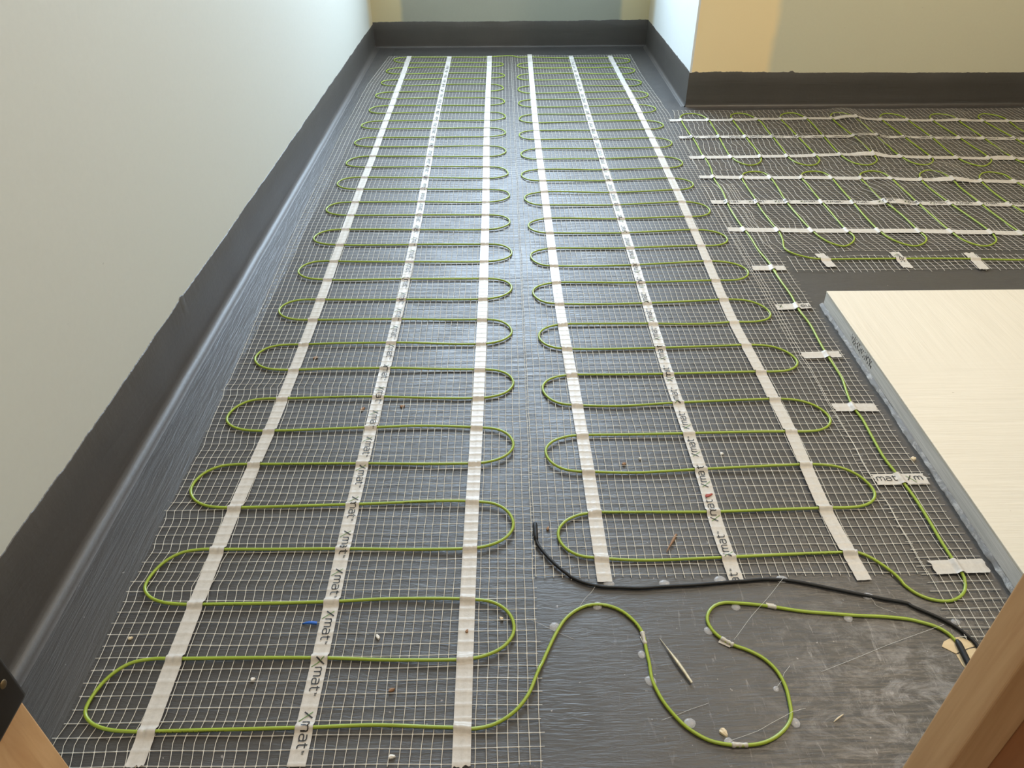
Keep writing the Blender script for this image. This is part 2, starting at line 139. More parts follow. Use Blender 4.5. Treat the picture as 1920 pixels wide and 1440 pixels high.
def box_obj(name, x0, x1, y0, y1, z0, z1, mat, parent=None, bevel=0.0):
    bm = bmesh.new()
    add_box(bm, x0, x1, y0, y1, z0, z1)
    return bm_obj(name, bm, mat, parent, bevel=bevel)

def catmull(pts, step):
    """centripetal Catmull-Rom through plan points, resampled at about `step` metres"""
    P = np.array(pts, dtype=float)
    P = np.vstack([2*P[0]-P[1], P, 2*P[-1]-P[-2]])
    out = []
    for i in range(1, len(P)-2):
        p0, p1, p2, p3 = P[i-1:i+3]
        t0 = 0.0
        t1 = t0 + max(np.linalg.norm(p1-p0), 1e-6)**0.5
        t2 = t1 + max(np.linalg.norm(p2-p1), 1e-6)**0.5
        t3 = t2 + max(np.linalg.norm(p3-p2), 1e-6)**0.5
        n = max(2, int(np.linalg.norm(p2-p1)/step))
        for t in np.linspace(t1, t2, n, endpoint=False):
            a1 = (t1-t)/(t1-t0)*p0+(t-t0)/(t1-t0)*p1
            a2 = (t2-t)/(t2-t1)*p1+(t-t1)/(t2-t1)*p2
            a3 = (t3-t)/(t3-t2)*p2+(t-t2)/(t3-t2)*p3
            b1 = (t2-t)/(t2-t0)*a1+(t-t0)/(t2-t0)*a2
            b2 = (t3-t)/(t3-t1)*a2+(t-t1)/(t3-t1)*a3
            out.append((t2-t)/(t2-t1)*b1+(t-t1)/(t2-t1)*b2)
    out.append(P[-2])
    return np.array(out)

def tube(name, path, radius, mat, parent=None, sides=8):
    """swept round tube; path (n,3); radius scalar or (n,); closed ends"""
    P = np.asarray(path, dtype=float)
    n = len(P)
    r = np.broadcast_to(np.asarray(radius, dtype=float), (n,))
    T = np.gradient(P, axis=0)
    T /= np.linalg.norm(T, axis=1)[:, None] + 1e-12
    S = np.cross(T, np.array([0, 0, 1.0]))
    S /= np.linalg.norm(S, axis=1)[:, None] + 1e-12
    U = np.cross(S, T)
    a = np.arange(sides)*2*math.pi/sides
    V = P[:, None, :] + r[:, None, None]*(np.cos(a)[None, :, None]*S[:, None, :]+np.sin(a)[None, :, None]*U[:, None, :])
    V = V.reshape(-1, 3)
    i = np.arange(n-1)[:, None]*sides
    k = np.arange(sides)[None, :]
    k2 = (k+1) % sides
    F = np.stack([i+k, i+k2, i+sides+k2, i+sides+k], axis=-1).reshape(-1, 4)
    # end caps as degenerate-free fans around centre points
    V = np.vstack([V, P[0]-T[0]*r[0]*0.5, P[-1]+T[-1]*r[-1]*0.5])
    c0, c1 = n*sides, n*sides+1
    me = bpy.data.meshes.new(name)
    faces = F.tolist()
    faces += [(c0, (j+1) % sides, j) for j in range(sides)]
    faces += [(c1, (n-1)*sides+j, (n-1)*sides+(j+1) % sides) for j in range(sides)]
    me.from_pydata(V.tolist(), [], faces)
    me.update()
    return link_mesh(name, me, mat, parent, True)

# smooth pseudo-random fields from sums of sines (vectorised)
class Field:
    def __init__(s, seed, scale, n=9):
        r = np.random.default_rng(seed)
        a = r.uniform(0, 2*math.pi, n)
        k = scale*r.uniform(0.55, 1.6, n)
        s.kx, s.ky, s.p = k*np.cos(a), k*np.sin(a), r.uniform(0, 6.28, n)
        s.n = n
    def __call__(s, x, y):
        x = np.asarray(x, dtype=float)[..., None]
        y = np.asarray(y, dtype=float)[..., None]
        return np.sin(x*s.kx+y*s.ky+s.p).sum(-1)/math.sqrt(s.n/2.0)

f_wr, f_wr2, f_lo, f_dx, f_dy, f_dx2 = Field(1, 26), Field(2, 60), Field(3, 14), Field(4, 35), Field(5, 40), Field(6, 90)

def sstep(a, b, x):
    t = np.clip((np.asarray(x, dtype=float)-a)/(b-a), 0, 1)
    return t*t*(3-2*t)

def lift(x, y):
    """height of the loose netting over the floor; the mat on the right lies wrinkled"""
    x = np.asarray(x, dtype=float); y = np.asarray(y, dtype=float)
    m = sstep(0.72, 1.0, x)*sstep(1.50, 1.60, y)
    w = np.clip(f_wr(x, y*0.7)-0.6, 0, 3)*0.0065
    return 0.0013 + 0.0009*np.clip(f_lo(x, y)+0.5, 0, 2)*(1-m) + m*(w+0.0006)

# ---------------------------------------------------------------- materials
def new_mat(name):
    m = bpy.data.materials.new(name)
    m.use_nodes = True
    nt = m.node_tree
    b = nt.nodes['Principled BSDF']
    return m, nt, b

def N(nt, t, **kw):
    n = nt.nodes.new(t)
    for k, v in kw.items():
        setattr(n, k, v)
    return n

def coords(nt, scale=(1, 1, 1), rot=(0, 0, 0)):
    tc = N(nt, 'ShaderNodeNewGeometry')
    mp = N(nt, 'ShaderNodeMapping')
    mp.inputs['Scale'].default_value = scale
    mp.inputs['Rotation'].default_value = rot
    nt.links.new(tc.outputs['Position'], mp.inputs['Vector'])
    return mp.outputs['Vector']

def noise_tex(nt, vec, scale, detail=4, rough=0.55, distort=0.0):
    n = N(nt, 'ShaderNodeTexNoise')
    n.inputs['Scale'].default_value = scale
    n.inputs['Detail'].default_value = detail
    n.inputs['Roughness'].default_value = rough
    n.inputs['Distortion'].default_value = distort
    nt.links.new(vec, n.inputs['Vector'])
    return n.outputs['Fac']

def ramp(nt, fac, stops):
    r = N(nt, 'ShaderNodeValToRGB')
    els = r.color_ramp.elements
    while len(els) < len(stops):
        els.new(0.5)
    for e, (p, c) in zip(els, stops):
        e.position = p
        e.color = (c, c, c, 1) if isinstance(c, (int, float)) else (*c, 1)
    nt.links.new(fac, r.inputs['Fac'])
    return r.outputs['Color']

def math_n(nt, op, a, b=None, clamp=False):
    n = N(nt, 'ShaderNodeMath', operation=op)
    n.use_clamp = clamp
    for i, v in enumerate((a, b)):
        if v is None: continue
        if isinstance(v, (int, float)): n.inputs[i].default_value = v
        else: nt.links.new(v, n.inputs[i])
    return n.outputs[0]

def mix_col(nt, fac, a, b):
    n = N(nt, 'ShaderNodeMix', data_type='RGBA')
    for sock, v in ((n.inputs[0], fac), (n.inputs[6], a), (n.inputs[7], b)):
        if isinstance(v, (int, float)): sock.default_value = v
        elif isinstance(v, tuple): sock.default_value = (*v, 1)
        else: nt.links.new(v, sock)
    return n.outputs[2]

def bump(nt, b, h, strength, dist=0.002, prev=None):
    n = N(nt, 'ShaderNodeBump')
    n.inputs['Strength'].default_value = strength
    n.inputs['Distance'].default_value = dist
    nt.links.new(h, n.inputs['Height'])
    if prev is not None: nt.links.new(prev, n.inputs['Normal'])
    nt.links.new(n.outputs['Normal'], b.inputs['Normal'])
    return n.outputs['Normal']

def simple(name, col, rough=0.5, var=0.0, vscale=200, spec=0.5, metal=0.0):
    m, nt, b = new_mat(name)
    b.inputs['Roughness'].default_value = rough
    b.inputs['Specular IOR Level'].default_value = spec
    b.inputs['Metallic'].default_value = metal
    if var:
        f = noise_tex(nt, coords(nt), vscale)
        c = mix_col(nt, f, tuple(x*(1-var) for x in col), tuple(min(1, x*(1+var)) for x in col))
        nt.links.new(c, b.inputs['Base Color'])
    else:
        b.inputs['Base Color'].default_value = (*col, 1)
    return m

def sep_xyz(nt):
    g = N(nt, 'ShaderNodeNewGeometry')
    s = N(nt, 'ShaderNodeSeparateXYZ')
    nt.links.new(g.outputs['Position'], s.inputs[0])
    return s.outputs

# dark grey brushed waterproofing paint on the floor
def floor_material():
    m, nt, b = new_mat('tanking_paint_floor')
    xyz = sep_xyz(nt)
    # brush strokes: along X in the field, along Y next to the left wall
    sx = noise_tex(nt, coords(nt, (26, 190, 1)), 1.0, 4, 0.66, 1.3)
    sy = noise_tex(nt, coords(nt, (170, 11, 1), (0, 0, 0.10)), 1.0, 6, 0.68, 0.9)
    diag = noise_tex(nt, coords(nt, (30, 240, 1), (0, 0, 0.7)), 1.0, 3, 0.6, 0.6)
    lm = math_n(nt, 'LESS_THAN', xyz[0], -0.478)
    patch = ramp(nt, noise_tex(nt, coords(nt), 3.2, 2), [(0.52, 0), (0.60, 1)])
    h1 = mix_col(nt, patch, sx, diag)
    h = mix_col(nt, lm, h1, sy)
    fine = noise_tex(nt, coords(nt), 420, 3)
    nrm = bump(nt, b, h, 0.50, 0.0022)
    bump(nt, b, fine, 0.12, 0.0006, nrm)
    # wear and plaster dust, mostly on the bare floor by the threshold
    dx = math_n(nt, 'SUBTRACT', xyz[0], 0.46)
    dy = math_n(nt, 'SUBTRACT', xyz[1], 0.42)
    d = math_n(nt, 'SQRT', math_n(nt, 'ADD', math_n(nt, 'MULTIPLY', dx, dx), math_n(nt, 'MULTIPLY', dy, dy)))
    near = ramp(nt, d, [(0.03, 1), (0.24, 0)])
    blot = ramp(nt, noise_tex(nt, coords(nt, (1, 1.6, 1), (0, 0, 0.6)), 24, 9, 0.80, 1.0), [(0.47, 0), (0.70, 1)])
    dust = math_n(nt, 'MULTIPLY', near, blot)
    streak = ramp(nt, noise_tex(nt, coords(nt, (60, 9, 1), (0, 0, 0.9)), 3.0, 5, 0.7, 1.2), [(0.60, 0), (0.70, 1)])
    n2 = ramp(nt, d, [(0.05, 1), (0.42, 0)])
    st = math_n(nt, 'MULTIPLY', math_n(nt, 'MULTIPLY', streak, n2), 0.45)
    speck = ramp(nt, noise_tex(nt, coords(nt), 150, 2, 0.5), [(0.735, 0), (0.765, 0.55)])
    sm = math_n(nt, 'ADD', math_n(nt, 'ADD', math_n(nt, 'MULTIPLY', dust, 0.62), st), speck, True)
    base = mix_col(nt, noise_tex(nt, coords(nt), 5, 4), FLOOR_A, FLOOR_B)
    base = mix_col(nt, math_n(nt, 'MULTIPLY', h, 0.35), base, (0.082, 0.076, 0.071))
    col = mix_col(nt, sm, base, (0.46, 0.43, 0.41))
    nt.links.new(col, b.inputs['Base Color'])
    r = math_n(nt, 'ADD', math_n(nt, 'MULTIPLY', noise_tex(nt, coords(nt), 18, 3), 0.16), 0.34)
    r = math_n(nt, 'ADD', r, math_n(nt, 'MULTIPLY', sm, 0.3))
    r = math_n(nt, 'SUBTRACT', r, math_n(nt, 'MULTIPLY', lm, 0.03))
    nt.links.new(r, b.inputs['Roughness'])
    nt.links.new(math_n(nt, 'ADD', math_n(nt, 'MULTIPLY', lm, 0.40), 0.60), b.inputs['Specular IOR Level'])
    return m
FLOOR_A, FLOOR_B = (0.034, 0.0315, 0.030), (0.052, 0.048, 0.045)

def band_material():
    m, nt, b = new_mat('tanking_paint_band')
    h = noise_tex(nt, coords(nt, (9, 9, 170)), 1.0, 4, 0.6, 0.6)
    col = mix_col(nt, noise_tex(nt, coords(nt), 9, 4), (0.046, 0.040, 0.035), (0.070, 0.060, 0.052))
    nt.links.new(col, b.inputs['Base Color'])
    b.inputs['Roughness'].default_value = 0.50
    b.inputs['Specular IOR Level'].default_value = 0.7
    nrm = bump(nt, b, h, 0.35, 0.0016)
    bump(nt, b, noise_tex(nt, coords(nt), 120, 4), 0.25, 0.0012, nrm)
    return m

def plaster_material(name, base, joints=(), jcol=(0.62, 0.48, 0.28), axis=0, soft=0.012, white=None):
    """green-grey board paper; joints = (lo, hi) bands of filler along one axis"""
    m, nt, b = new_mat(name)
    xyz = sep_xyz(nt)
    f = noise_tex(nt, coords(nt), 130, 4, 0.6)
    f2 = noise_tex(nt, coords(nt), 2.2, 3)
    c = mix_col(nt, f, tuple(x*0.94 for x in base), tuple(min(1, x*1.05) for x in base))
    c = mix_col(nt, f2, c, tuple(x*q for x, q in zip(base, (0.97, 1.0, 0.99))))
    wob = math_n(nt, 'MULTIPLY', math_n(nt, 'SUBTRACT', noise_tex(nt, coords(nt), 7, 3), 0.5), 0.035)
    pos = math_n(nt, 'ADD', xyz[axis], wob)
    for lo, hi in joints:
        a = N(nt, 'ShaderNodeMapRange', interpolation_type='SMOOTHSTEP')
        a.inputs['From Min'].default_value = lo-soft; a.inputs['From Max'].default_value = lo+soft
        nt.links.new(pos, a.inputs['Value'])
        z = N(nt, 'ShaderNodeMapRange', interpolation_type='SMOOTHSTEP')
        z.inputs['From Min'].default_value = hi-soft; z.inputs['From Max'].default_value = hi+soft
        nt.links.new(pos, z.inputs['Value'])
        fac = math_n(nt, 'SUBTRACT', a.outputs[0], z.outputs[0], True)
        c = mix_col(nt, fac, c, jcol)
    # scuffs and pin marks
    sc = ramp(nt, noise_tex(nt, coords(nt, (1.5, 1.5, 4)), 32, 2, 0.4), [(0.79, 0), (0.81, 0.35)])
    c = mix_col(nt, sc, c, tuple(x*0.45 for x in base))
    nt.links.new(c, b.inputs['Base Color'])
    b.inputs['Roughness'].default_value = 0.75
    b.inputs['Specular IOR Level'].default_value = 0.3
    bump(nt, b, f, 0.06, 0.001)
    return m

def wood_material(name, a, c, along=2):
    m, nt, b = new_mat(name)
    s = [60, 60, 60]; s[along] = 4
    g = noise_tex(nt, coords(nt, tuple(s)), 1.0, 5, 0.6, 0.8)
    col = mix_col(nt, ramp(nt, g, [(0.3, 0), (0.7, 1)]), a, c)
    nt.links.new(col, b.inputs['Base Color'])
    b.inputs['Roughness'].default_value = 0.45
    bump(nt, b, g, 0.08, 0.0006)
    return m

def tape_material():
    m, nt, b = new_mat('matte_white_tape')
    f = noise_tex(nt, coords(nt), 260, 3)
    col = mix_col(nt, f, (0.52, 0.485, 0.435), (0.66, 0.62, 0.565))
    nt.links.new(col, b.inputs['Base Color'])
    b.inputs['Roughness'].default_value = 0.40
    bump(nt, b, noise_tex(nt, coords(nt), 170, 2, 0.5, 1.5), 0.22, 0.0009)
    tr = N(nt, 'ShaderNodeBsdfTransparent')
    mx = N(nt, 'ShaderNodeMixShader')
    mx.inputs[0].default_value = 0.22
    out = nt.nodes['Material Output']
    nt.links.new(b.outputs[0], mx.inputs[1]); nt.links.new(tr.outputs[0], mx.inputs[2])
    nt.links.new(mx.outputs[0], out.inputs['Surface'])
    return m

def board_material():
    m, nt, b = new_mat('cream_board')
    g = noise_tex(nt, coords(nt, (7, 190, 20)), 1.0, 4, 0.6, 0.7)
    g2 = noise_tex(nt, coords(nt, (210, 6, 20), (0, 0, 0.10)), 1.0, 3, 0.6, 0.3)
    xyz = sep_xyz(nt)
    back = N(nt, 'ShaderNodeMapRange', interpolation_type='SMOOTHSTEP')
    back.inputs['From Min'].default_value = 1.02; back.inputs['From Max'].default_value = 1.14
    nt.links.new(math_n(nt, 'ADD', xyz[1], math_n(nt, 'MULTIPLY', noise_tex(nt, coords(nt), 14, 2), 0.1)), back.inputs['Value'])
    h = mix_col(nt, back.outputs[0], g, g2)
    col = mix_col(nt, h, (0.54, 0.49, 0.405), (0.67, 0.615, 0.52))
    mark = ramp(nt, noise_tex(nt, coords(nt), 46, 2, 0.4), [(0.785, 0), (0.80, 0.5)])
    col = mix_col(nt, mark, col, (0.30, 0.24, 0.17))
    nt.links.new(col, b.inputs['Base Color'])
    b.inputs['Roughness'].default_value = 0.55
    bump(nt, b, h, 0.45, 0.0020)
    return m

def glue_material():
    m, nt, b = new_mat('clear_hot_glue')
    b.inputs['Base Color'].default_value = (0.62, 0.62, 0.64, 1)
    b.inputs['Roughness'].default_value = 0.22
    tr = N(nt, 'ShaderNodeBsdfTransparent')
    mx = N(nt, 'ShaderNodeMixShader')
    mx.inputs[0].default_value = 0.68
    out = nt.nodes['Material Output']
    nt.links.new(b.outputs[0], mx.inputs[1]); nt.links.new(tr.outputs[0], mx.inputs[2])
    nt.links.new(mx.outputs[0], out.inputs['Surface'])
    return m

def smear_material():
    m, nt, b = new_mat('dusty_sealant')
    f = ramp(nt, noise_tex(nt, coords(nt, (1, 0.5, 1)), 90, 6, 0.75, 0.6), [(0.50, 0), (0.62, 1)])
    col = mix_col(nt, f, (0.20, 0.185, 0.17), (0.40, 0.375, 0.345))
    nt.links.new(col, b.inputs['Base Color'])
    b.inputs['Roughness'].default_value = 0.62
    bump(nt, b, f, 0.25, 0.0008)
    return m

def edge_material():
    m, nt, b = new_mat('grey_board_edge')
    g = noise_tex(nt, coords(nt, (20, 10, 420)), 1.0, 4, 0.65, 0.4)
    col = mix_col(nt, ramp(nt, g, [(0.3, 0), (0.7, 1)]), (0.50, 0.48, 0.45), (0.74, 0.71, 0.67))
    nt.links.new(col, b.inputs['Base Color'])
    b.inputs['Roughness'].default_value = 0.6
    return m

M_floor = floor_material()
M_band = band_material()
M_wall_l = plaster_material('board_paper_left', (0.56, 0.55, 0.50), joints=((3.40, 9.0),), jcol=(0.60, 0.50, 0.33), axis=1, soft=0.05)
M_wall_b = plaster_material('board_paper_back', (0.35, 0.345, 0.285), joints=((-9.0, -0.44), (0.49, 9.0)), jcol=(0.60, 0.51, 0.31))
M_inner_f = plaster_material('board_paper_inner', (0.66, 0.615, 0.46), joints=((-9.0, 0.87),), jcol=(0.93, 0.74, 0.44), soft=0.018)
M_inner_s = plaster_material('filler_lit_side', (0.70, 0.71, 0.70), joints=((3.36, 9.0),), jcol=(0.55, 0.47, 0.33), axis=1, soft=0.05)  # pale filler, whitened in colour for the bright light on this face
M_wall_o = plaster_material('board_paper_plain', (0.47, 0.46, 0.41))
M_ceil = simple('white_ceiling', (0.72, 0.71, 0.69), 0.85, 0.03, 40)
M_bead = simple('metal_corner_bead', (0.75, 0.75, 0.74), 0.4, 0.05, 80)
M_net = simple('glass_fibre_net', (0.61, 0.57, 0.495), 0.42, 0.14, 300)
M_weft = simple('glass_fibre_net_shaded', (0.36, 0.333, 0.29), 0.42, 0.18, 300)  # greyer copy of the net colour, darkened for the light direction
M_tape = tape_material()
M_ink = simple('black_ink', (0.012, 0.012, 0.012), 0.5, 0.1, 500)
M_ink_green = simple('green_ink', (0.10, 0.19, 0.04), 0.5, 0.1, 500)
M_cable = simple('lime_green_sheath', (0.265, 0.350, 0.032), 0.36, 0.10, 60)
M_black = simple('black_sheath', (0.007, 0.007, 0.008), 0.55, 0.2, 200, spec=0.35)
M_board = board_material()
M_board_edge = edge_material()
M_seal = smear_material()
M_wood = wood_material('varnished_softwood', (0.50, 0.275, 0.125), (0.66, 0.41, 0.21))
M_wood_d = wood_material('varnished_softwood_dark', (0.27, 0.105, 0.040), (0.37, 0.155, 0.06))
M_iron = simple('dark_bronze_metal', (0.020, 0.013, 0.009), 0.35, 0.3, 90, metal=0.6)
M_brass = simple('worn_brass', (0.16, 0.11, 0.055), 0.45, 0.4, 120, metal=0.7)
M_glue = glue_material()
M_ply = wood_material('bare_plywood', (0.48, 0.35, 0.19), (0.62, 0.48, 0.29), along=0)
M_chip = simple('cream_wood_chip', (0.62, 0.52, 0.36), 0.7, 0.2, 300)
M_chip_b = simple('brown_wood_chip', (0.26, 0.15, 0.085), 0.75, 0.25, 300)
M_foil = simple('cream_foil', (0.66, 0.61, 0.47), 0.3, 0.35, 220)
M_white = simple('white_crumb', (0.72, 0.70, 0.66), 0.7, 0.1, 300)
M_blue = simple('blue_plastic', (0.02, 0.12, 0.50), 0.4, 0.05, 100)
M_red = simple('red_scrap', (0.30, 0.045, 0.030), 0.6, 0.1, 100)
M_frame = simple('white_window_frame', (0.75, 0.75, 0.74), 0.4, 0.03, 30)
M_lampbody = simple('white_lamp_body', (0.8, 0.8, 0.78), 0.4, 0.02, 30)
M_glass, _nt, _b = new_mat('window_glass')
_tr = N(_nt, 'ShaderNodeBsdfTransparent'); _mx = N(_nt, 'ShaderNodeMixShader'); _mx.inputs[0].default_value = 0.92
_b.inputs['Roughness'].default_value = 0.03
_nt.links.new(_b.outputs[0], _mx.inputs[1]); _nt.links.new(_tr.outputs[0], _mx.inputs[2])
_nt.links.new(_mx.outputs[0], _nt.nodes['Material Output'].inputs['Surface'])

# ---------------------------------------------------------------- the room
XL, YB, XI, YI, XR, YF, HC = -0.566, 3.482, 0.612, 2.601, 1.90, 0.335, 2.40
S = lambda o, label, cat: tag(o, label, cat, kind='structure')

S(box_obj('floor', XL-0.1, XR+0.1, YF-0.02, YB+0.1, -0.06, 0.0, M_floor), 'dark grey brushed waterproofing paint over the wet room floor', 'floor')
S(box_obj('floor_landing', -0.9, 0.9, -1.6, YF-0.02, -0.06, -0.001, M_wall_o), 'landing floor outside the doorway', 'floor')
S(box_obj('ceiling', -0.9, XR+0.1, -1.6, YB+0.1, HC, HC+0.06, M_ceil), 'plain white ceiling above the room', 'ceiling')
S(box_obj('wall_left', XL-0.10, XL, YF, YB, 0, HC, M_wall_l), 'pale grey board wall along the left side', 'wall')

bm = bmesh.new()
x0, x1, z0, z1 = WIN
add_box(bm, XL-0.1, x0, YB, YB+0.1, 0, HC); add_box(bm, x1, XR+0.1, YB, YB+0.1, 0, HC)
add_box(bm, x0, x1, YB, YB+0.1, 0, z0); add_box(bm, x0, x1, YB, YB+0.1, z1, HC)
S(bm_obj('wall_back', bm, M_wall_b), 'dull green board wall with beige filler strips at the far end', 'wall')

bm = bmesh.new()
add_box(bm, XI, XR, YI, YB, 0, HC)
bm.faces.ensure_lookup_table()
for f in bm.faces:
    f.normal_update()
    c = f.calc_center_median()
    f.material_index = 1 if abs(c.x-XI) < 1e-4 else 0
inner = bm_obj('wall_inner', bm, [M_inner_f, M_inner_s])
S(inner, 'warm beige boarded wall block on the right with filled corner', 'wall')
# thin filled metal corner bead down the outer corner
box_obj('corner_bead', XI-0.0012, XI+0.006, YI-0.0012, YI+0.006, 0.10, HC-0.002, M_bead, inner, 0.0008)

S(box_obj('wall_right', XR, XR+0.1, YF, YB, 0, HC, M_wall_o), 'boarded wall at the right end of the room', 'wall')
bm = bmesh.new()
JL, JR = -0.426, 0.418
add_box(bm, XL-0.1, JL, YF-0.10, YF, 0, HC); add_box(bm, JR, XR+0.1, YF-0.10, YF, 0, HC)
add_box(bm, JL, JR, YF-0.10, YF, 2.06, HC)
S(bm_obj('wall_front', bm, M_wall_o), 'board wall pierced by the doorway', 'wall')
bm = bmesh.new()
add_box(bm, -1.0, -0.9, -1.6, YF-0.1, 0, HC); add_box(bm, 0.9, 1.0, -1.6, YF-0.1, 0, HC); add_box(bm, -1.0, 1.0, -1.7, -1.6, 0, HC)
S(bm_obj('wall_landing', bm, M_wall_o), 'plain walls of the landing behind the doorway', 'wall')

# window in the end wall
win = empty('window_1', ((x0+x1)/2, YB+0.05, z0))
S(win, 'white framed window high in the far end wall', 'window')
for a in ((x0, x0+0.05, z0, z1), (x1-0.05, x1, z0, z1), (x0+0.05, x1-0.05, z0, z0+0.05), (x0+0.05, x1-0.05, z1-0.05, z1)):
    box_obj('window_frame', a[0], a[1], YB+0.03, YB+0.08, a[2], a[3], M_frame, win, 0.004)
box_obj('pane', x0+0.05, x1-0.05, YB+0.052, YB+0.058, z0+0.05, z1-0.05, M_glass, win)
box_obj('window_sill', x0-0.03, x1+0.03, YB-0.03, YB+0.03, z0-0.022, z0, M_frame, win, 0.003)

# ceiling lamps
def ceiling_lamp(x, y, label):
    r = empty('ceiling_lamp', (x, y, HC))
    bm = bmesh.new()
    bmesh.ops.create_cone(bm, cap_ends=True, segments=40, radius1=0.165, radius2=0.17, depth=0.03, matrix=Matrix.Translation((x, y, HC-0.015)))
    bm_obj('lamp_base', bm, M_lampbody, r)
    bm = bmesh.new()
    prof = [(0.165, -0.03), (0.16, -0.055), (0.15, -0.055), (0.15, -0.03)]
    n = 40
    vs = [[bm.verts.new((x+p[0]*math.cos(2*math.pi*i/n), y+p[0]*math.sin(2*math.pi*i/n), HC+p[1])) for p in prof] for i in range(n)]
    for i in range(n):
        for j in range(4):
            bm.faces.new((vs[i][j], vs[(i+1) % n][j], vs[(i+1) % n][(j+1) % 4], vs[i][(j+1) % 4]))
    bm_obj('lamp_rim', bm, M_lampbody, r, True)
    tag(r, label, 'lamp')
ceiling_lamp(1.40, 1.30, 'round white ceiling lamp above the cream board')
ceiling_lamp(0.0, -0.12, 'round white ceiling lamp on the landing')

# painted upstand band at the foot of the walls: brushed on, ragged top edge, coved into the floor
def band(name, label, p0, p1, nrm, h0, h1, seed, cove=0.013, ridge=0.0):
    p0, p1, nrm = np.array(p0), np.array(p1), np.array(nrm)
    Ln = np.linalg.norm(p1-p0)
    n = int(Ln/0.0020)+1
    V = []
    for i in range(n):
        s = i/(n-1)*Ln
        b = p0+(p1-p0)*i/(n-1)
        h = h0+(h1-h0)*i/(n-1)
        h += 0.0035*noise.noise((s*3.1, seed, 0))+0.0022*noise.noise((s*17, seed, 3))+0.0011*noise.noise((s*75, seed, 5))
        q = noise.noise((s*22, seed, 9))
        if q > 0.48: h += (q-0.48)*0.022
        h += 0.0011*abs(noise.noise((s*310, seed, 21)))+0.0007*random.random()
        t = 0.0013+0.0007*noise.noise((s*9, seed, 7))
        bulge = ridge*(0.5+0.5*noise.noise((s*2.2, seed, 11)))
        prof = [(0.0, h), (t*0.6, h-0.0004), (t, h-0.0016), (t, h*0.62), (t+0.0002, 0.040), (t+0.0006+bulge*0.3, 0.030), (t+0.0006+bulge, cove+0.006)]
        for a in (0, 22, 45, 68, 90):
            r = math.radians(a)
            prof.append((t+0.0006+bulge+cove*(1-math.cos(r)), cove*(1-math.sin(r))+0.0004))
        prof.append((t+bulge+cove+0.006, 0.0002)); prof.append((t+bulge+cove+0.007, -0.0005))
        for d, z in prof:
            V.append((*(b+nrm*d), z))
    k = len(prof)
    i = np.arange(n-1)[:, None]*k; j = np.arange(k-1)[None, :]
    F = np.stack([i+j, i+j+1, i+k+j+1, i+k+j], -1).reshape(-1, 4)
    o = from_np(name, np.array(V), F, M_band, None, True)
    return S(o, label, 'painted upstand')
band('baseboard_left', 'dark grey painted upstand along the foot of the left wall', (XL, YF), (XL, YB), (1, 0), 0.118, 0.095, 1.0)
band('baseboard_back', 'near black painted upstand across the far end wall', (XL, YB), (XI, YB), (0, -1), 0.101, 0.105, 5.0, 0.006)
band('baseboard_inner', 'dark painted upstand on the side return of the inner wall', (XI, YB), (XI, YI-0.0018), (-1, 0), 0.104, 0.111, 9.0, 0.008)
band('baseboard_right', 'brown grey painted upstand under the warm beige wall', (XI-0.0018, YI), (XR, YI), (0, -1), 0.111, 0.102, 13.0, 0.009, 0.004)

# door lining seen at both lower corners of the view
door = empty('door_1', (0, 0.27, 0))
S(door, 'varnished wooden door lining around the camera doorway', 'door frame')
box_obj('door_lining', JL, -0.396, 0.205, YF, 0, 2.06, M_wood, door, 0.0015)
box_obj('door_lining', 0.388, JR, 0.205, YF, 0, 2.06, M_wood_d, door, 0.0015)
box_obj('door_lining', -0.396, 0.388, 0.205, YF, 2.03, 2.06, M_wood, door, 0.0015)
box_obj('door_stop', 0.355, 0.388, 0.297, YF-0.002, 0, 2.03, M_wood, door, 0.0015)
bm = bmesh.new()
add_box(bm, -0.402, -0.389, 0.262, 0.3375, 0.206, 0.300)
hinge = bm_obj('hinge_leaf', bm, M_iron, door, True, 0.0045, 3)
hinge['label'] = 'dark bronze hinge leaf on the left lining'
bm = bmesh.new()
bmesh.ops.create_uvsphere(bm, u_segments=12, v_segments=7, radius=0.0038, matrix=Matrix.Translation((-0.3892, 0.325, 0.240)) @ Matrix.Scale(0.4, 4, (1, 0, 0)))
sc_ = bm_obj('screw', bm, M_brass, None, True)
sc_.parent = hinge
sc_.matrix_parent_inverse = Matrix.Identity(4)

# ---------------------------------------------------------------- heating cable
cab2 = catmull(CABLE, 0.0045)
cz = 0.0021+np.minimum(lift(cab2[:, 0], cab2[:, 1])*0.9, 0.0030)+0.0004*f_dx2(cab2[:, 0]*0.3, cab2[:, 1]*0.3)*0.5
bare = (cab2[:, 1] < 0.60) & (cab2[:, 0] > 0.035)
cz = np.where(bare, 0.0021, cz)
cable3 = np.column_stack([cab2, cz])
cable = tube('heating_cable', cable3, 0.00205, M_cable, None, 7)
tag(cable, 'lime green heating cable looping back and forth over all the mats', 'cable')
kd = kdtree.KDTree(len(cable3))
for i, p in enumerate(cable3): kd.insert((p[0], p[1], 0), i)
kd.balance()

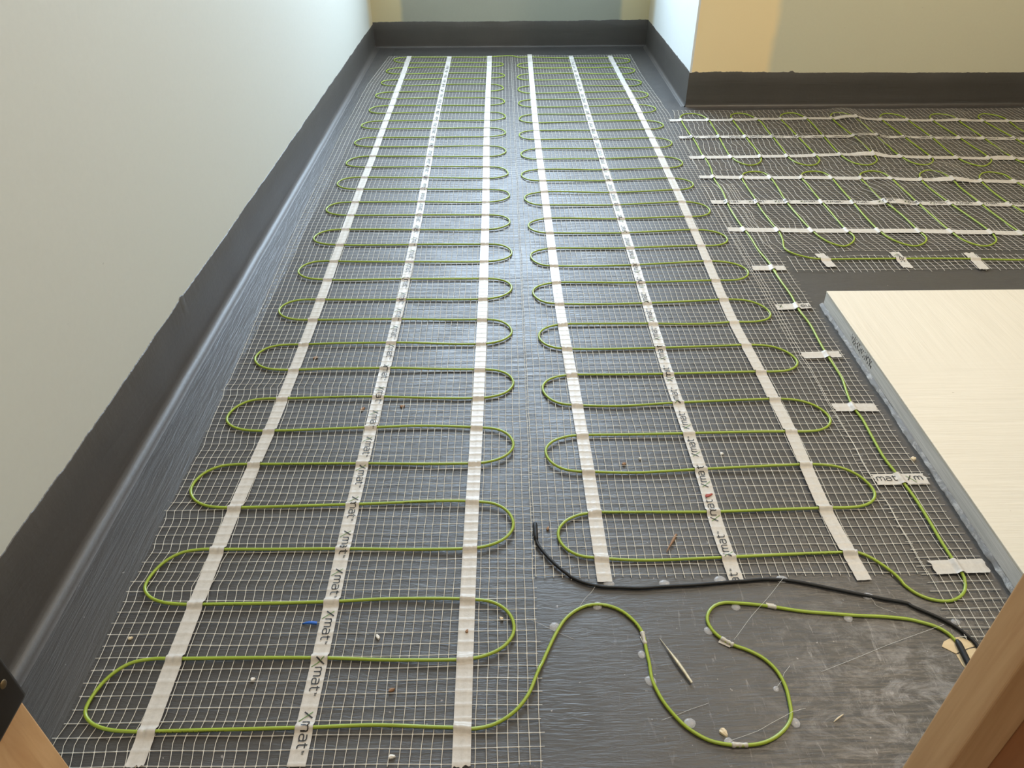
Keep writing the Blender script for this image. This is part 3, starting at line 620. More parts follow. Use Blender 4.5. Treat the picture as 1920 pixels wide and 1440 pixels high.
# faint black print on stretches of the cable
def cable_print(ranges):
    V, F = [], []
    d = np.concatenate([[0], np.cumsum(np.linalg.norm(np.diff(cab2, axis=0), axis=1))])
    for (q, ln) in ranges:
        _, i0, _ = kd.find((q[0], q[1], 0))
        s = d[i0]
        while s < d[i0]+ln:
            w = random.uniform(0.0006, 0.0013)
            i = int(np.searchsorted(d, s))
            if i+1 >= len(cab2): break
            t = cable3[i+1]-cable3[i]; t /= np.linalg.norm(t)
            side = np.array([t[1], -t[0], 0.0])
            if side[1] > 0: side = -side          # the printed flank faces the doorway
            for a0, a1 in ((8, 40),):
                hh = random.uniform(0.4, 1.0)
                pts = []
                for ss, aa in ((0, a0), (w, a0), (w, a0+(a1-a0)*hh), (0, a0+(a1-a0)*hh)):
                    r = math.radians(aa)
                    c = cable3[i]+t*(s-d[i]+ss)
                    pts.append(c+0.00222*(side*math.cos(r)+np.array([0, 0, 1])*math.sin(r)))
                b = len(V); V += [tuple(p) for p in pts]; F.append((b, b+1, b+2, b+3))
            s += w+random.choice((0.0004, 0.0005, 0.0006, 0.0016))
    me = bpy.data.meshes.new('cable_print'); me.from_pydata(V, [], F); me.update()
    o = link_mesh('cable_print', me, M_ink, cable)
    o['label'] = 'tiny black print on the cable sheath'
    o['kind'] = 'stuff'
cable_print([((0.168, 0.535), 0.085), ((-0.30, 0.415), 0.08), ((0.20, 0.705), 0.10), ((-0.34, 0.81), 0.09), ((0.38, 0.650), 0.06), ((-0.33, 0.568), 0.05), ((0.66, 1.45), 0.03), ((-0.1, 0.71), 0.05), ((-0.30, 0.965), 0.05)])
sl = catmull(SLEEVE, 0.004)
sl3 = np.column_stack([sl, np.linspace(0.0028, 0.0046, len(sl))])
rad = np.full(len(sl), 0.0036); rad[:3] = (0.0023, 0.0026, 0.0034)
o = tube('joint_sleeve', sl3, rad, M_black, cable, 12); o['label'] = 'black shrink sleeve on the cable end'

def wrap(p, q, w, name='wrap'):
    """short piece of pale tape wound round the cable with a loose flap"""
    a, b = np.array(p), np.array(q)
    n = 9
    V = []
    _, i0, _ = kd.find((a[0], a[1], 0)); _, i1, _ = kd.find((b[0], b[1], 0))
    idx = np.linspace(i0, i1, n).astype(int)
    pts = cable3[idx]
    o = tube(name, np.column_stack([np.linspace(pts[0][0], pts[-1][0], n), np.linspace(pts[0][1], pts[-1][1], n), pts[:, 2]+0.0001]),
             0.0026+0.0006*rng.uniform(-1, 1, n), M_tape, cable, 9)
    o['label'] = 'scrap of pale tape wound round the cable'
    mid = (a+b)/2; d = (b-a)/np.linalg.norm(b-a); s = np.array([d[1], -d[0]])
    if s[1] > 0: s = -s
    bm = bmesh.new()
    L = np.linalg.norm(b-a)
    poly = [mid-d*L*0.45, mid+d*L*0.42, mid+d*L*0.30+s*w*0.6, mid-d*L*0.05+s*w*0.8, mid-d*L*0.40+s*w]
    top = [bm.verts.new((*v, 0.0022-0.0003*i)) for i, v in enumerate(poly)]
    bot = [bm.verts.new((*v, 0.0018-0.0003*i)) for i, v in enumerate(poly)]
    bm.faces.new(top); bm.faces.new(bot[::-1])
    for i in range(5): bm.faces.new((top[i], bot[i], bot[(i+1) % 5], top[(i+1) % 5]))
    bm_obj('tape_flap', bm, M_tape, cable)
wrap((0.2470, 0.5240), (0.2600, 0.5105), 0.008)
wrap((0.3130, 0.5712), (0.3240, 0.5690), 0.006)
wrap((0.2290, 0.3986), (0.2460, 0.3965), 0.004)
wrap((0.1560, 0.5275), (0.1572, 0.5130), 0.004)

# ---------------------------------------------------------------- netting mats
def threads(P, half, flat, kind):
    """P (T,n,3) centre lines -> diamond-section threads; kind 0 runs along Y, 1 along X"""
    T, n, _ = P.shape
    half = np.broadcast_to(half, (T, n))
    off = np.zeros((T, n, 4, 3))
    ax = 0 if kind == 0 else 1
    off[:, :, 0, ax] = -half; off[:, :, 2, ax] = half
    off[:, :, 1, 2] = flat; off[:, :, 3, 2] = -flat
    V = (P[:, :, None, :]+off).reshape(-1, 3)
    t = np.arange(T)[:, None, None]*n*4; i = np.arange(n-1)[None, :, None]*4; k = np.arange(4)[None, None, :]
    k2 = (k+1) % 4
    F = np.stack([t+i+k, t+i+k2, t+i+4+k2, t+i+4+k], -1).reshape(-1, 4)
    return V, F

def netting(parent, left, right, y0, y1, nx, ny, over=0.004, amp=0.0005, warp_wide=0.00044, weft_wide=0.00074, fray=0.006, kinks=()):
    """left/right: edge X as functions of Y; nx threads across, ny threads along"""
    ys = np.linspace(y0, y1, ny)
    def pos(u, v):
        x = left(v)*(1-u)+right(v)*u
        dx = amp*(0.6*f_dx(x, v)+0.5*f_dx2(x, v)); dy = amp*(0.7*f_dy(x*0.6, v)+0.4*f_dx2(v, x*0.5))
        for ky, kx, kw in kinks:
            dx = dx+kx*np.clip(1-np.abs(v-ky)/kw, 0, 1)*np.clip(1.3-2.2*u, 0, 1)
        return x+dx, v+dy
    # threads along Y
    U = np.linspace(0, 1, nx)[:, None]
    nseg = ny*2+3
    vv = np.concatenate([[y0-1], np.linspace(y0, y1, nseg-2), [y1+1]])
    Vv = np.repeat(vv[None, :], nx, 0)
    Vv[:, 0] = y0-fray*rng.uniform(0.3, 1.4, nx); Vv[:, -1] = y1+fray*rng.uniform(0.2, 0.8, nx)
    X, Y = pos(np.repeat(U, nseg, 1), Vv)
    Z = lift(X, Y)+0.0005
    V1, F1 = threads(np.stack([X, Y, Z], -1), warp_wide, 0.00030, 0)
    # threads along X: grey twisted spans darkened in colour as if shaded, pale flattened knots where they cross the others
    wd = abs(float(right(np.array(y0))-left(np.array(y0))))
    e, k = over/wd, 0.0010/wd
    nodes = np.linspace(0, 1, nx)
    uu = np.concatenate([[-e], np.column_stack([nodes-k, nodes+k]).ravel(), [1+e]])
    q = len(uu)
    Uu = np.repeat(uu[None, :], ny, 0)
    Uu[:, 0] *= rng.uniform(0.4, 1.3, ny); Uu[:, -1] = 1+(Uu[:, -1]-1)*rng.uniform(0.4, 1.3, ny)
    X, Y = pos(Uu, np.repeat(ys[:, None], q, 1))
    Z = lift(X, Y)+0.0002+0.0003*np.clip(f_dy(X, Y), 0, 2)
    w = np.full((ny, q), weft_wide)*rng.uniform(0.8, 1.2, (ny, q))
    V2, F2 = threads(np.stack([X, Y, Z], -1), w, 0.00036, 1)
    seg = np.arange(q-1)
    mi2 = np.repeat(np.tile(np.where(seg % 2 == 1, 0, 1), ny), 4)
    o = from_np('netting', np.vstack([V1, V2]), np.vstack([F1, F2+len(V1)]), [M_net, M_weft], parent)
    o.data.polygons.foreach_set('material_index', np.concatenate([np.zeros(len(F1)), mi2]).astype(np.int32))
    o['kind'] = 'stuff'
    o['label'] = 'white glass fibre netting'
    return o

def tape_height(x, y, pitch=None):
    x = np.atleast_1d(np.asarray(x, dtype=float)); y = np.atleast_1d(np.asarray(y, dtype=float))
    z = lift(x, y)+0.0012
    out = np.empty_like(z)
    for i in range(len(x)):
        _, _, d = kd.find((x[i], y[i], 0))
        t = max(0.0, 1-d/0.0070)
        out[i] = max(z[i], z[i]+(0.0047)*(t*t*(3-2*t)))
    return out

def tape(parent, pts, width, name='tape_strip', along='y', knot=(0.0155, 0.0111, 0.379, -0.470), torn=0.0):
    """adhesive tape strip pressed over netting and cable; returns object and its plan centre line"""
    c = catmull(pts, 0.0020)
    T = np.gradient(c, axis=0); T /= np.linalg.norm(T, axis=1)[:, None]
    Sd = np.column_stack([T[:, 1], -T[:, 0]])
    m = 9
    us = np.linspace(-0.5, 0.5, m)
    n = len(c)
    X = c[:, None, 0]+Sd[:, None, 0]*us[None]*width
    Y = c[:, None, 1]+Sd[:, None, 1]*us[None]*width
    if torn:
        for end, sg in ((0, -1), (-1, 1)):
            j = torn*rng.uniform(-0.2, 1.0, m)*sg
            X[end] += T[end, 0]*j; Y[end] += T[end, 1]*j
    Z = tape_height(X.ravel(), Y.ravel()).reshape(n, m)
    ky, kx, oy, ox = knot
    dyk = np.abs(np.mod(Y-oy+ky/2, ky)-ky/2); dxk = np.abs(np.mod(X-ox+kx/2, kx)-kx/2)
    emb = 0.00075*np.exp(-(dyk/0.0017)**2)+0.00045*np.exp(-(dxk/0.0015)**2)
    Z = Z+emb
    # underside a quarter of a millimetre lower, closed all round
    Vt = np.stack([X, Y, Z], -1).reshape(-1, 3)
    Vb = Vt-np.array([0, 0, 0.00025])
    i = np.arange(n-1)[:, None]*m; j = np.arange(m-1)[None, :]
    F = np.stack([i+j, i+m+j, i+m+j+1, i+j+1], -1).reshape(-1, 4)
    o = from_np(name, np.vstack([Vt, Vb]), np.vstack([F, F[:, ::-1]+len(Vt)]), M_tape, parent, True)
    return o, c

# the printed word on the middle tapes: drawn as fine strokes in letter units (x-height = 1)
GLYPH = [
    ('k', [(0.0, 0.0), (0.88, 1.22)], 0.20), ('g', [(0.0, 1.15), (1.36, -0.55)], 0.13),
    ('k', [(1.42, 0.0), (1.42, 1.0)], 0.17),
    ('k', [(1.42, 0.72), (1.52, 0.93), (1.68, 1.0), (1.9, 1.0), (2.04, 0.94), (2.1, 0.78), (2.1, 0.0)], 0.17),
    ('k', [(2.1, 0.72), (2.2, 0.93), (2.36, 1.0), (2.6, 1.0), (2.74, 0.94), (2.8, 0.78), (2.8, 0.0)], 0.17),
    ('k', [(3.2, 0.96), (3.45, 1.0), (3.8, 1.0), (3.98, 0.92), (4.05, 0.75), (4.05, 0.0)], 0.17),
    ('k', [(4.05, 0.58), (3.45, 0.58), (3.25, 0.53), (3.15, 0.40), (3.15, 0.20), (3.25, 0.05), (3.45, 0.0), (3.8, 0.0), (4.05, 0.12)], 0.17),
    ('k', [(4.62, 1.32), (4.62, 0.25), (4.68, 0.09), (4.82, 0.0), (5.12, 0.0)], 0.17), ('k', [(4.38, 0.98), (5.10, 0.98)], 0.17),
    ('k', [(5.38, 1.02), (5.58, 1.02)], 0.09), ('k', [(5.48, 1.02), (5.48, 0.74)], 0.09),
    ('k', [(5.64, 0.74), (5.64, 1.02), (5.74, 0.86), (5.84, 1.02), (5.84, 0.74)], 0.09)]
def lettering(parent, starts, unit=0.0078, clip=None):
    """starts: (x, y, reading direction, up direction); strokes hug the tape surface"""
    V, F, MI = [], [], []
    for (sx, sy, rd, upd) in starts:
        rd = np.array(rd, dtype=float); upd = np.array(upd, dtype=float)
        for ink, pl, w in GLYPH:
            pl = np.array(pl)
            fine = [pl[0]]
            for a, b in zip(pl[:-1], pl[1:]):
                k = max(1, int(np.linalg.norm(b-a)/0.22))
                for t in range(1, k+1): fine.append(a+(b-a)*t/k)
            fine = np.array(fine)
            if clip is not None:
                fine = fine[(fine[:, 0] >= clip[0]) & (fine[:, 0] <= clip[1])]
            if len(fine) < 2: continue
            tg = np.gradient(fine, axis=0); tg /= np.linalg.norm(tg, axis=1)[:, None]+1e-9
            sd = np.column_stack([-tg[:, 1], tg[:, 0]])*w/2
            b0 = len(V)
            for p, s in zip(fine, sd):
                for g in (p+s, p-s):
                    w2 = np.array([sx, sy])+unit*(rd*g[0]+upd*(g[1]-0.42))
                    V.append((w2[0], w2[1]))
            for i in range(len(fine)-1):
                F.append((b0+2*i, b0+2*i+1, b0+2*i+3, b0+2*i+2)); MI.append(1 if ink == 'g' else 0)
    V = np.array(V)
    z = tape_height(V[:, 0], V[:, 1])+0.0010
    me = bpy.data.meshes.new('lettering')
    me.from_pydata(np.column_stack([V, z]).tolist(), [], F)
    me.materials.append(M_ink); me.materials.append(M_ink_green)
    me.polygons.foreach_set('material_index', np.array(MI, dtype=np.int32))
    me.update()
    o = link_mesh('lettering', me, None, parent)
    o['label'] = 'printed word Xmat in black with a green stroke'
    return o

def interp(tab):
    a = np.array(tab, dtype=float)
    return lambda y: np.interp(y, a[:, 0], a[:, 1])
def line_x(c, y):
    k = np.argsort(c[:, 1]); return float(np.interp(y, c[k, 1], c[k, 0]))
def line_y(c, x):
    k = np.argsort(c[:, 0]); return float(np.interp(x, c[k, 0], c[k, 1]))

TW = 0.0190
# mat nearest the left wall
m1 = empty('heating_mat', (-0.22, 0.38, 0))
tag(m1, 'longest white netting mat with three tapes, beside the left wall', 'heating mat', 'heating mats')
L_edge = interp([(0.3, -0.470), (0.69, -0.474), (0.82, -0.473), (1.03, -0.480), (1.32, -0.489), (1.68, -0.503), (2.35, -0.514), (2.9, -0.512), (3.31, -0.485)])
R_edge = interp([(0.3, 0.0295), (1.3, 0.029), (2.0, 0.026), (3.31, 0.022)])
netting(m1, L_edge, R_edge, 0.379, 3.312, 46, 190, kinks=((0.405, -0.006, 0.024), (0.602, -0.004, 0.02), (0.662, 0.004, 0.02), (0.735, -0.005, 0.02), (0.87, 0.004, 0.03), (1.02, -0.004, 0.02)))
t, c = tape(m1, TAPE_L1, TW, torn=0.003, knot=(0.015518, 0.0111, 0.379, -0.4705))
t, c = tape(m1, TAPE_L2, TW, knot=(0.015518, 0.0111, 0.379, -0.4705))
st = []
y = 0.432
while y < 3.2:
    st.append((line_x(c, y), y+0.003, (0.0, -1.0), (1.0, 0.0))); y += 0.0645
lettering(t, st)
t, c = tape(m1, TAPE_L3, TW, torn=0.004, knot=(0.015518, 0.0111, 0.379, -0.4705))

# second mat
m2 = empty('heating_mat', (0.28, 0.61, 0))
tag(m2, 'middle white netting mat with three tapes, ending at the black sensor cable', 'heating mat', 'heating mats')
netting(m2, interp([(0.6, 0.0335), (1.3, 0.032), (2.0, 0.030), (3.32, 0.028)]), interp([(0.6, 0.530), (2.0, 0.532), (2.5, 0.540), (3.0, 0.522), (3.32, 0.520)]), 0.6165, 3.318, 46, 175)
t, c = tape(m2, TAPE_R1, TW, knot=(0.015526, 0.01104, 0.6165, 0.033))
t, c = tape(m2, TAPE_R2, TW, knot=(0.015526, 0.01104, 0.6165, 0.033))
st = []
y = 0.6400-0.0645
first = True
while y < 3.2:
    if y > 0.60: st.append((line_x(c, y), y, (0.0, 1.0), (-1.0, 0.0)))
    y += 0.0645
lo = lettering(t, st)
lettering(t, [(line_x(c, 0.58), 0.5765, (0.0, 1.0), (-1.0, 0.0))], clip=(3.2, 6.0))
t, c = tape(m2, TAPE_R3, TW, knot=(0.015526, 0.01104, 0.6165, 0.033))

# wrinkled mat on the right, two runs
m3 = empty('heating_mat', (1.2, 2.25, 0))
tag(m3, 'wrinkled netting mat turned sideways under the warm beige wall', 'heating mat', 'heating mats')
netting(m3, interp([(2.0, 0.531), (2.6, 0.560)]), interp([(2.0, 1.83), (2.6, 1.83)]), 2.012, 2.548, 84, 49, amp=0.0030, warp_wide=0.0006, weft_wide=0.00052)
tape(m3, TAPE_A1, 0.0220, knot=(0.0111, 0.0155, 0.0, 0.0))
t, c = tape(m3, TAPE_A2, 0.0220, knot=(0.0111, 0.0155, 0.0, 0.0))
lettering(t, [(x, line_y(c, x), (-1.0, 0.0), (0.0, -1.0)) for x in np.arange(0.590, 1.70, 0.0645)])
tape(m3, TAPE_A3, 0.0220, knot=(0.0111, 0.0155, 0.0, 0.0))
m4 = empty('heating_mat', (1.1, 1.75, 0))
tag(m4, 'netting mat turned sideways on the right, nearer the cream board', 'heating mat', 'heating mats')
netting(m4, interp([(1.4, 0.625), (1.6, 0.585), (2.0, 0.540)]), interp([(1.4, 1.80), (2.1, 1.80)]), 1.512, 2.004, 79, 45, amp=0.0030, warp_wide=0.0006, weft_wide=0.00052)
tape(m4, TAPE_B1, 0.0220, knot=(0.0111, 0.0155, 0.0, 0.0))
t, c = tape(m4, TAPE_B2, 0.0220, knot=(0.0111, 0.0155, 0.0, 0.0))
lettering(t, [(x, line_y(c, x), (1.0, 0.0), (0.0, 1.0)) for x in np.arange(0.548, 1.60, 0.0645)])
tape(m4, TAPE_B3, 0.0220, knot=(0.0111, 0.0155, 0.0, 0.0))

# narrow offcuts of netting carrying the linking runs of cable
s1 = empty('netting_strip', (0.565, 0.6, 0))
tag(s1, 'narrow netting strip running beside the cream board under taped cable', 'netting strip')
netting(s1, interp([(0.5, 0.533), (1.9, 0.519)]), interp([(0.5, 0.604), (1.9, 0.596)]), 0.520, 1.90, 7, 105, over=0.008, amp=0.0009)
def patch(parent, x, y, w, rot=0.0, wd=0.0215, label=None):
    d = np.array([math.cos(rot), math.sin(rot)])
    a = np.array([x, y])
    t, c = tape(parent, [tuple(a-d*w/2), tuple(a-d*w/6), tuple(a+d*w/6), tuple(a+d*w/2)], wd, 'tape_patch', torn=0.003)
    return t, c
patch(s1, 0.5620, 1.4321, 0.068, -0.02, 0.021)
t, c = patch(s1, 0.5650, 1.2696, 0.066, 0.06, 0.020)
lettering(t, [(0.536, 1.2685, (0.998, 0.06), (-0.06, 0.998))], clip=(0, 0.95))
lettering(t, [(0.612, 1.2725, (-0.998, -0.06), (0.06, -0.998))], clip=(1.3, 4.2))
patch(s1, 0.5630, 1.1022, 0.066, 0.02, 0.020)
patch(s1, 0.5665, 0.9514, 0.066, -0.02, 0.0205)
t, c = patch(s1, 0.5690, 0.7831, 0.074, 0.02, 0.0215)
lettering(t, [(0.5235, 0.7822, (1, 0.02), (-0.02, 1))], clip=(1.4, 5.2))
lettering(t, [(0.5790, 0.7832, (1, 0.02), (-0.02, 1))], clip=(0, 2.85))
patch(s1, 0.5760, 0.6225, 0.068, 0.03, 0.0225)
s2 = empty('netting_strip', (1.2, 1.45, 0))
tag(s2, 'narrow netting strip behind the cream board carrying a straight cable', 'netting strip')
netting(s2, interp([(1.3, 0.622), (1.6, 0.618)]), interp([(1.3, 1.80), (1.6, 1.80)]), 1.424, 1.486, 80, 5, over=0.004, amp=0.0014, warp_wide=0.00055, fray=0.009)
patch(s2, 0.6965, 1.4660, 0.062, math.radians(-84), 0.0215)
t, c = patch(s2, 0.8625, 1.4672, 0.072, math.radians(-90), 0.0225)
lettering(t, [(0.8625, 1.4960, (0, -1), (1, 0))], clip=(0.3, 5.2))
patch(s2, 1.0226, 1.4558, 0.074, math.radians(-92), 0.0225)

# ---------------------------------------------------------------- black sensor lead
b2 = catmull(SENSOR, 0.004)
bz = 0.0026+np.where((b2[:, 1] > 0.615), 0.0012, 0.0)
bz[:6] = 0.0042
lead = tube('sensor_cable', np.column_stack([b2, bz]), 0.0021, M_black, None, 10)
tag(lead, 'black floor sensor cable curving across the bare floor below the second mat', 'cable')
cap = tube('sensor_tip', np.column_stack([b2[:6], bz[:6]]), np.array([0.0030, 0.0033, 0.0033, 0.0033, 0.0031, 0.0026]), M_black, lead, 12)
cap['label'] = 'thicker black end cap of the sensor'

# ---------------------------------------------------------------- cream board on the floor
TX, TY, TZ = 0.627, 1.279, 0.033
tray = empty('cream_board', (1.1, 0.85, 0))
tag(tray, 'large cream coated board lying raised on the floor at the right', 'board')
TY0, TX1 = 0.40, 1.60
bm = bmesh.new()
add_box(bm, TX, TX1, TY0, TY, 0.004, TZ-0.004)
bm_obj('board_core', bm, M_board_edge, tray, bevel=0.0012)
bm = bmesh.new()
add_box(bm, TX-0.0006, TX1, TY0, TY+0.0006, TZ-0.004, TZ)
bm_obj('board_face', bm, M_board, tray, bevel=0.0011)
box_obj('shadow_gap_fill', TX+0.004, TX1-0.004, TY0+0.004, TY-0.004, 0.0, 0.004, M_band, tray)  # dark recessed block, its colour standing in for shade under the board
# sealant squeezed along the near long edge, torn and lumpy
n = 260
V = []
ang = np.radians([0, 25, 50, 75, 90])
for i in range(n):
    y = TY+0.004-(TY+0.004-TY0)*i/(n-1)
    k = 0.85+0.45*noise.noise((y*14, 2.0, 0))+0.20*noise.noise((y*55, 4.0, 0))+0.10*noise.noise((y*150, 8.0, 0))
    k = max(0.2, k)
    for a in ang:
        V.append((TX+0.0005-0.0075*k*math.cos(a)*(1+0.3*noise.noise((y*80, float(a), 1))), y, 0.0003+0.0048*min(k, 1.1)*math.sin(a)**2.2))
i = np.arange(n-1)[:, None]*5; j = np.arange(4)[None, :]
o = from_np('sealant_bead', np.array(V), np.stack([i+j, i+5+j, i+5+j+1, i+j+1], -1).reshape(-1, 4), M_seal, tray, True)
o['label'] = 'torn grey sealant squeezed out along the board edge'
# smudged ink stamp on the board edge
V, F = [], []
for q in range(52):
    y = 1.140-q*0.0018+random.uniform(-0.001, 0.001)
    z = 0.0165+0.0055*math.sin(q*1.7)+random.uniform(-0.002, 0.002); h = random.uniform(0.002, 0.006); w = random.uniform(0.0008, 0.0022)
    b = len(V); V += [(TX-0.0004, y, z), (TX-0.0004, y-w, z), (TX-0.0004, y-w, z+h), (TX-0.0004, y, z+h)]; F.append((b, b+1, b+2, b+3))
me = bpy.data.meshes.new('ink_stamp'); me.from_pydata(V, [], F); me.update()
o = link_mesh('ink_stamp', me, M_ink, tray); o['label'] = 'smudged black ink stamp on the board edge'

# ---------------------------------------------------------------- bare plywood showing where the cables leave the floor
ply = empty('plywood_patch', (0.535, 0.50, 0))
tag(ply, 'chipped patch of bare plywood under the black sleeve by the right jamb', 'plywood')
def flat_poly(name, poly, z0, z1, mat, parent):
    bm = bmesh.new()
    top = [bm.verts.new((*p, z1)) for p in poly]; bot = [bm.verts.new((*p, z0)) for p in poly]
    bm.faces.new(top); bm.faces.new(bot[::-1])
    k = len(poly)
    for i in range(k): bm.faces.new((bot[i], bot[(i+1) % k], top[(i+1) % k], top[i]))
    return bm_obj(name, bm, mat, parent)
flat_poly('plywood_piece', [(0.5006, 0.5085), (0.506, 0.5150), (0.5159, 0.5195), (0.5282, 0.5212), (0.5389, 0.5140), (0.5400, 0.5085), (0.5300, 0.5060), (0.5200, 0.5020), (0.5125, 0.4990)], 0.0, 0.0009, M_ply, ply)
flat_poly('plywood_piece', [(0.5120, 0.4975), (0.5200, 0.5005), (0.5300, 0.5045), (0.5410, 0.5070), (0.5500, 0.4980), (0.5500, 0.4700), (0.5152, 0.4740), (0.5125, 0.4850)], 0.0, 0.0009, M_ply, ply)

# ---------------------------------------------------------------- beads of glue and their strings
def glue(x, y, r, label, sq=1.3, rot=0.0):
    bm = bmesh.new()
    bmesh.ops.create_uvsphere(bm, u_segments=16, v_segments=9, radius=1.0)
    for v in bm.verts:
        k = 1+0.12*noise.noise((v.co.x*1.3+x*50, v.co.y*1.3, v.co.z+y*50))
        px, py = v.co.x*r*sq*k, v.co.y*r*k
        v.co = Vector((x+px*math.cos(rot)-py*math.sin(rot), y+px*math.sin(rot)+py*math.cos(rot), max(0.0, v.co.z)*r*0.42+0.0001))
    o = bm_obj('glue_blob', bm, M_glue, None, True)
    tag(o, label, 'glue', 'clear glue blobs holding the cables')
    return o
ORD = ['first', 'second', 'third', 'fourth', 'fifth', 'sixth', 'seventh', 'eighth', 'ninth', 'tenth', 'eleventh']
for i, (x, y, r) in enumerate([(0.0344, 0.6920, 0.0055), (0.1246, 0.6030, 0.0055), (0.1944, 0.6030, 0.0055), (0.2659, 0.6075, 0.0062), (0.3444, 0.6075, 0.0060), (0.4432, 0.5800, 0.0055), (0.5330, 0.5420, 0.0045)]):
    glue(x, y, r, 'clear glue blob on the black cable, %s from its tip' % ORD[i])
gb = {}
for i, (x, y, r) in enumerate([(0.0530, 0.5410, 0.0060), (0.1068, 0.5700, 0.0058), (0.1510, 0.5025, 0.0046), (0.1560, 0.4690, 0.0062), (0.1900, 0.4195, 0.0058), (0.2260, 0.3990, 0.0045), (0.3020, 0.4190, 0.0052), (0.2350, 0.5330, 0.0052), (0.2755, 0.5660, 0.0050), (0.4066, 0.5490, 0.0055)]):
    gb[i] = glue(x, y, r, 'clear glue blob on the loose green cable, %s from the left mat' % ORD[i], 1.15, i*0.8)
gl = glue(0.2931, 0.4579, 0.0032, 'small lone clear glue drop inside the loose green loop', 1.2, 1.0)
def strand(parent, pts, r=0.00016):
    p = np.array(pts, dtype=float)
    t = np.linspace(0, 1, 14)
    q = np.linspace(0, 1, len(p))
    P = np.column_stack([np.interp(t, q, p[:, k]) for k in range(3)])
    P[:, 0] += 0.0012*np.sin(t*7)*np.sin(t*math.pi)
    tube('glue_string', P, r, M_white, parent, 4)
strand(gb[8], [(0.3444, 0.6053, 0.005), (0.300, 0.560, 0.004), (0.2608, 0.5183, 0.004)])
strand(gb[5], [(0.2278, 0.3986, 0.004), (0.262, 0.410, 0.003), (0.3018, 0.4290, 0.005)])
strand(gb[6], [(0.3018, 0.4290, 0.005), (0.318, 0.4345, 0.001)])
strand(gl, [(0.2931, 0.4579, 0.002), (0.305, 0.472, 0.003), (0.3162, 0.4851, 0.002)])
strand(gb[9], [(0.4432, 0.578, 0.003), (0.447, 0.5665, 0.001), (0.4662, 0.5528, 0.003)])
strand(gb[1], [(0.1068, 0.5975, 0.003), (0.0836, 0.5674, 0.001)])
strand(gb[9], [(0.350, 0.478, 0.0006), (0.43, 0.508, 0.0006), (0.515, 0.536, 0.004)])
strand(gb[3], [(0.16, 0.423, 0.0006), (0.215, 0.442, 0.0006)])
strand(gb[0], [(0.02, 0.552, 0.002), (0.075, 0.523, 0.0006)])

# ---------------------------------------------------------------- scraps and crumbs lying about
def scrap(name, x, y, L, W, H, mat, rot, label, cat='scrap', z=0.0, seed=0, taper=0.4, n=9):
    """irregular chip: a rough outline with a thicker, uneven middle"""
    bm = bmesh.new()
    top, bot = [], []
    for i in range(n):
        a = 2*math.pi*i/n
        k = 1+0.28*noise.noise((math.cos(a)*1.7+seed*3.1, math.sin(a)*1.7, seed))
        px = math.cos(a)*L/2*k
        py = math.sin(a)*W/2*k*(1-taper*math.cos(a))
        wx, wy = x+px*math.cos(rot)-py*math.sin(rot), y+px*math.sin(rot)+py*math.cos(rot)
        bot.append(bm.verts.new((wx, wy, z+0.0001)))
        top.append(bm.verts.new((x+(wx-x)*0.86, y+(wy-y)*0.86, z+H*(0.7+0.5*noise.noise((a, seed, 2))))))
    c = bm.verts.new((x, y, z+H))
    for i in range(n):
        j = (i+1) % n
        bm.faces.new((bot[i], bot[j], top[j], top[i])); bm.faces.new((top[i], top[j], c))
    bm.faces.new(bot[::-1])
    o = bm_obj(name, bm, mat)
    return tag(o, label, cat)
def sliver(name, pts, widths, H, mat, label, cat='scrap'):
    P = catmull(pts, 0.004); n = len(P)
    w = np.interp(np.linspace(0, 1, n), np.linspace(0, 1, len(widths)), widths)
    z = 0.0006+H*np.abs(np.sin(np.linspace(0, 2.4, n)))
    T = np.gradient(P, axis=0); T /= np.linalg.norm(T, axis=1)[:, None]
    Sd = np.column_stack([T[:, 1], -T[:, 0]])
    V = []
    for i in range(n):
        for u, dz in ((-0.5, 0), (0.0, 0.0012), (0.5, 0), (0.0, -0.0004)):
            V.append((P[i, 0]+Sd[i, 0]*u*w[i], P[i, 1]+Sd[i, 1]*u*w[i], z[i]+dz))
    i = np.arange(n-1)[:, None]*4; k = np.arange(4)[None]; k2 = (k+1) % 4
    F = np.stack([i+k, i+k2, i+4+k2, i+4+k], -1).reshape(-1, 4)
    o = from_np(name, np.array(V), F, mat)
    return tag(o, label, cat)
sliver('shaved_sliver', [(0.1753, 0.5229), (0.184, 0.503), (0.193, 0.483), (0.2010, 0.4650)], [0.0005, 0.0012, 0.0030, 0.0046, 0.0040, 0.0034], 0.003, M_foil, 'long pointed cream sliver lying on bare floor inside the green loop')
sliver('wood_splinter', [(0.2245, 0.6840), (0.216, 0.669), (0.2055, 0.6520)], [0.0035, 0.0048, 0.0030, 0.0012], 0.002, M_chip_b, 'brown split wood splinter on the second mat above the black cable', 'splinter')
sliver('blue_offcut', [(-0.2490, 0.5490), (-0.241, 0.5485), (-0.2315, 0.5480)], [0.0030, 0.0042, 0.0048], 0.0022, M_blue, 'short blue plastic offcut touching the lettered tape on the left mat')
sliver('wood_splinter', [(0.3430, 0.4190), (0.349, 0.423), (0.3560, 0.4270)], [0.0008, 0.0022, 0.0014], 0.0004, M_chip, 'small pale splinter on bare floor right of the green loop', 'splinter')
scrap('wood_chip', 0.2235, 0.4090, 0.011, 0.007, 0.003, M_chip, -0.9, 'cream wood chip beside the lowest bend of the green loop', 'wood chip', seed=1)
scrap('wood_chip', 0.6080, 0.8275, 0.010, 0.007, 0.005, M_chip, 0.3, 'cream chip between the netting strip and the cream board', 'wood chip', seed=2)
NZ = 0.0012
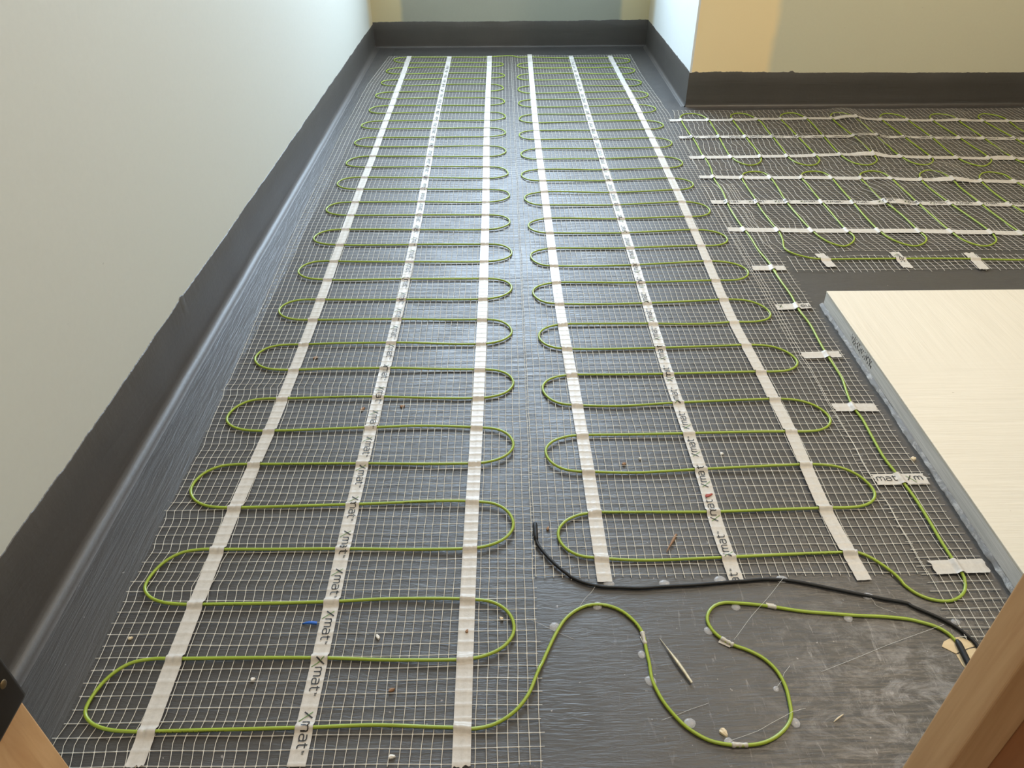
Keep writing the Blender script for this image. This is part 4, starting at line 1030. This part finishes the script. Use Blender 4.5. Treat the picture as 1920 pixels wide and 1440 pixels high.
for i, a in enumerate([
        (-0.3464, 1.1091, 0.010, 0.006, M_chip_b, 'brown crumb on the left mat near its left tape, far up', 0.5),
        (-0.2394, 0.9600, 0.011, 0.006, M_chip_b, 'brown wood crumb just left of the lettered tape on the left mat', 1.0),
        (-0.1745, 0.9661, 0.009, 0.005, M_chip_b, 'flat brown crumb right of the lettered tape on the left mat', 0.2),
        (0.1721, 0.8226, 0.008, 0.005, M_chip_b, 'reddish brown chip on the second mat beside its first tape', 0.6),
        (0.3232, 0.8431, 0.006, 0.005, M_white, 'white crumb on the second mat between lettered and right tapes', 0.0),
        (0.1978, 0.8340, 0.005, 0.004, M_white, 'tiny pale crumb right of the reddish chip on the second mat', 0.0),
        (-0.1567, 0.5291, 0.008, 0.004, M_white, 'white flake in the nearest right hand loop of the left mat', 2.2),
        (-0.1316, 0.4609, 0.008, 0.004, M_chip_b, 'grey brown shred near the front of the left mat', 0.5),
        (-0.2887, 0.4756, 0.0055, 0.0045, M_white, 'grey lump in the front loop left of the lettered tape', 0.3),
        (-0.4477, 0.5304, 0.006, 0.004, M_chip, 'pale flake near the left edge of the left mat', 0.4),
        (-0.0109, 0.5525, 0.006, 0.004, M_chip, 'orange chip inside a right bend of the left mat', 2.5),
        (-0.1228, 0.3869, 0.008, 0.004, M_white, 'white shred at the front edge of the left mat', 0.1),
        (0.0520, 0.6960, 0.007, 0.004, M_chip_b, 'rusty crumb beside the tip of the black sensor', 1.2)]):
    scrap('crumb', a[0], a[1], a[2], a[3], 0.0028, a[4], a[6], a[5], 'crumb', NZ-0.0006, seed=10+i)
scrap('crumb', -0.0512, 0.5335, 0.0055, 0.004, 0.0018, M_chip_b, 1.3, 'brown speck stuck on the right tape of the left mat', 'crumb', 0.0040, seed=31)
o = scrap('red_scrap', 0.2835, 0.7530, 0.0135, 0.005, 0.0016, M_red, 0.35, 'dull red scrap lying on the lettered tape of the second mat', 'scrap', 0.0042, seed=33)
scrap('crumb', 1.02, 0.80, 0.008, 0.003, 0.0014, M_chip_b, -0.9, 'curled brown shaving on the cream board', 'crumb', TZ, seed=34)
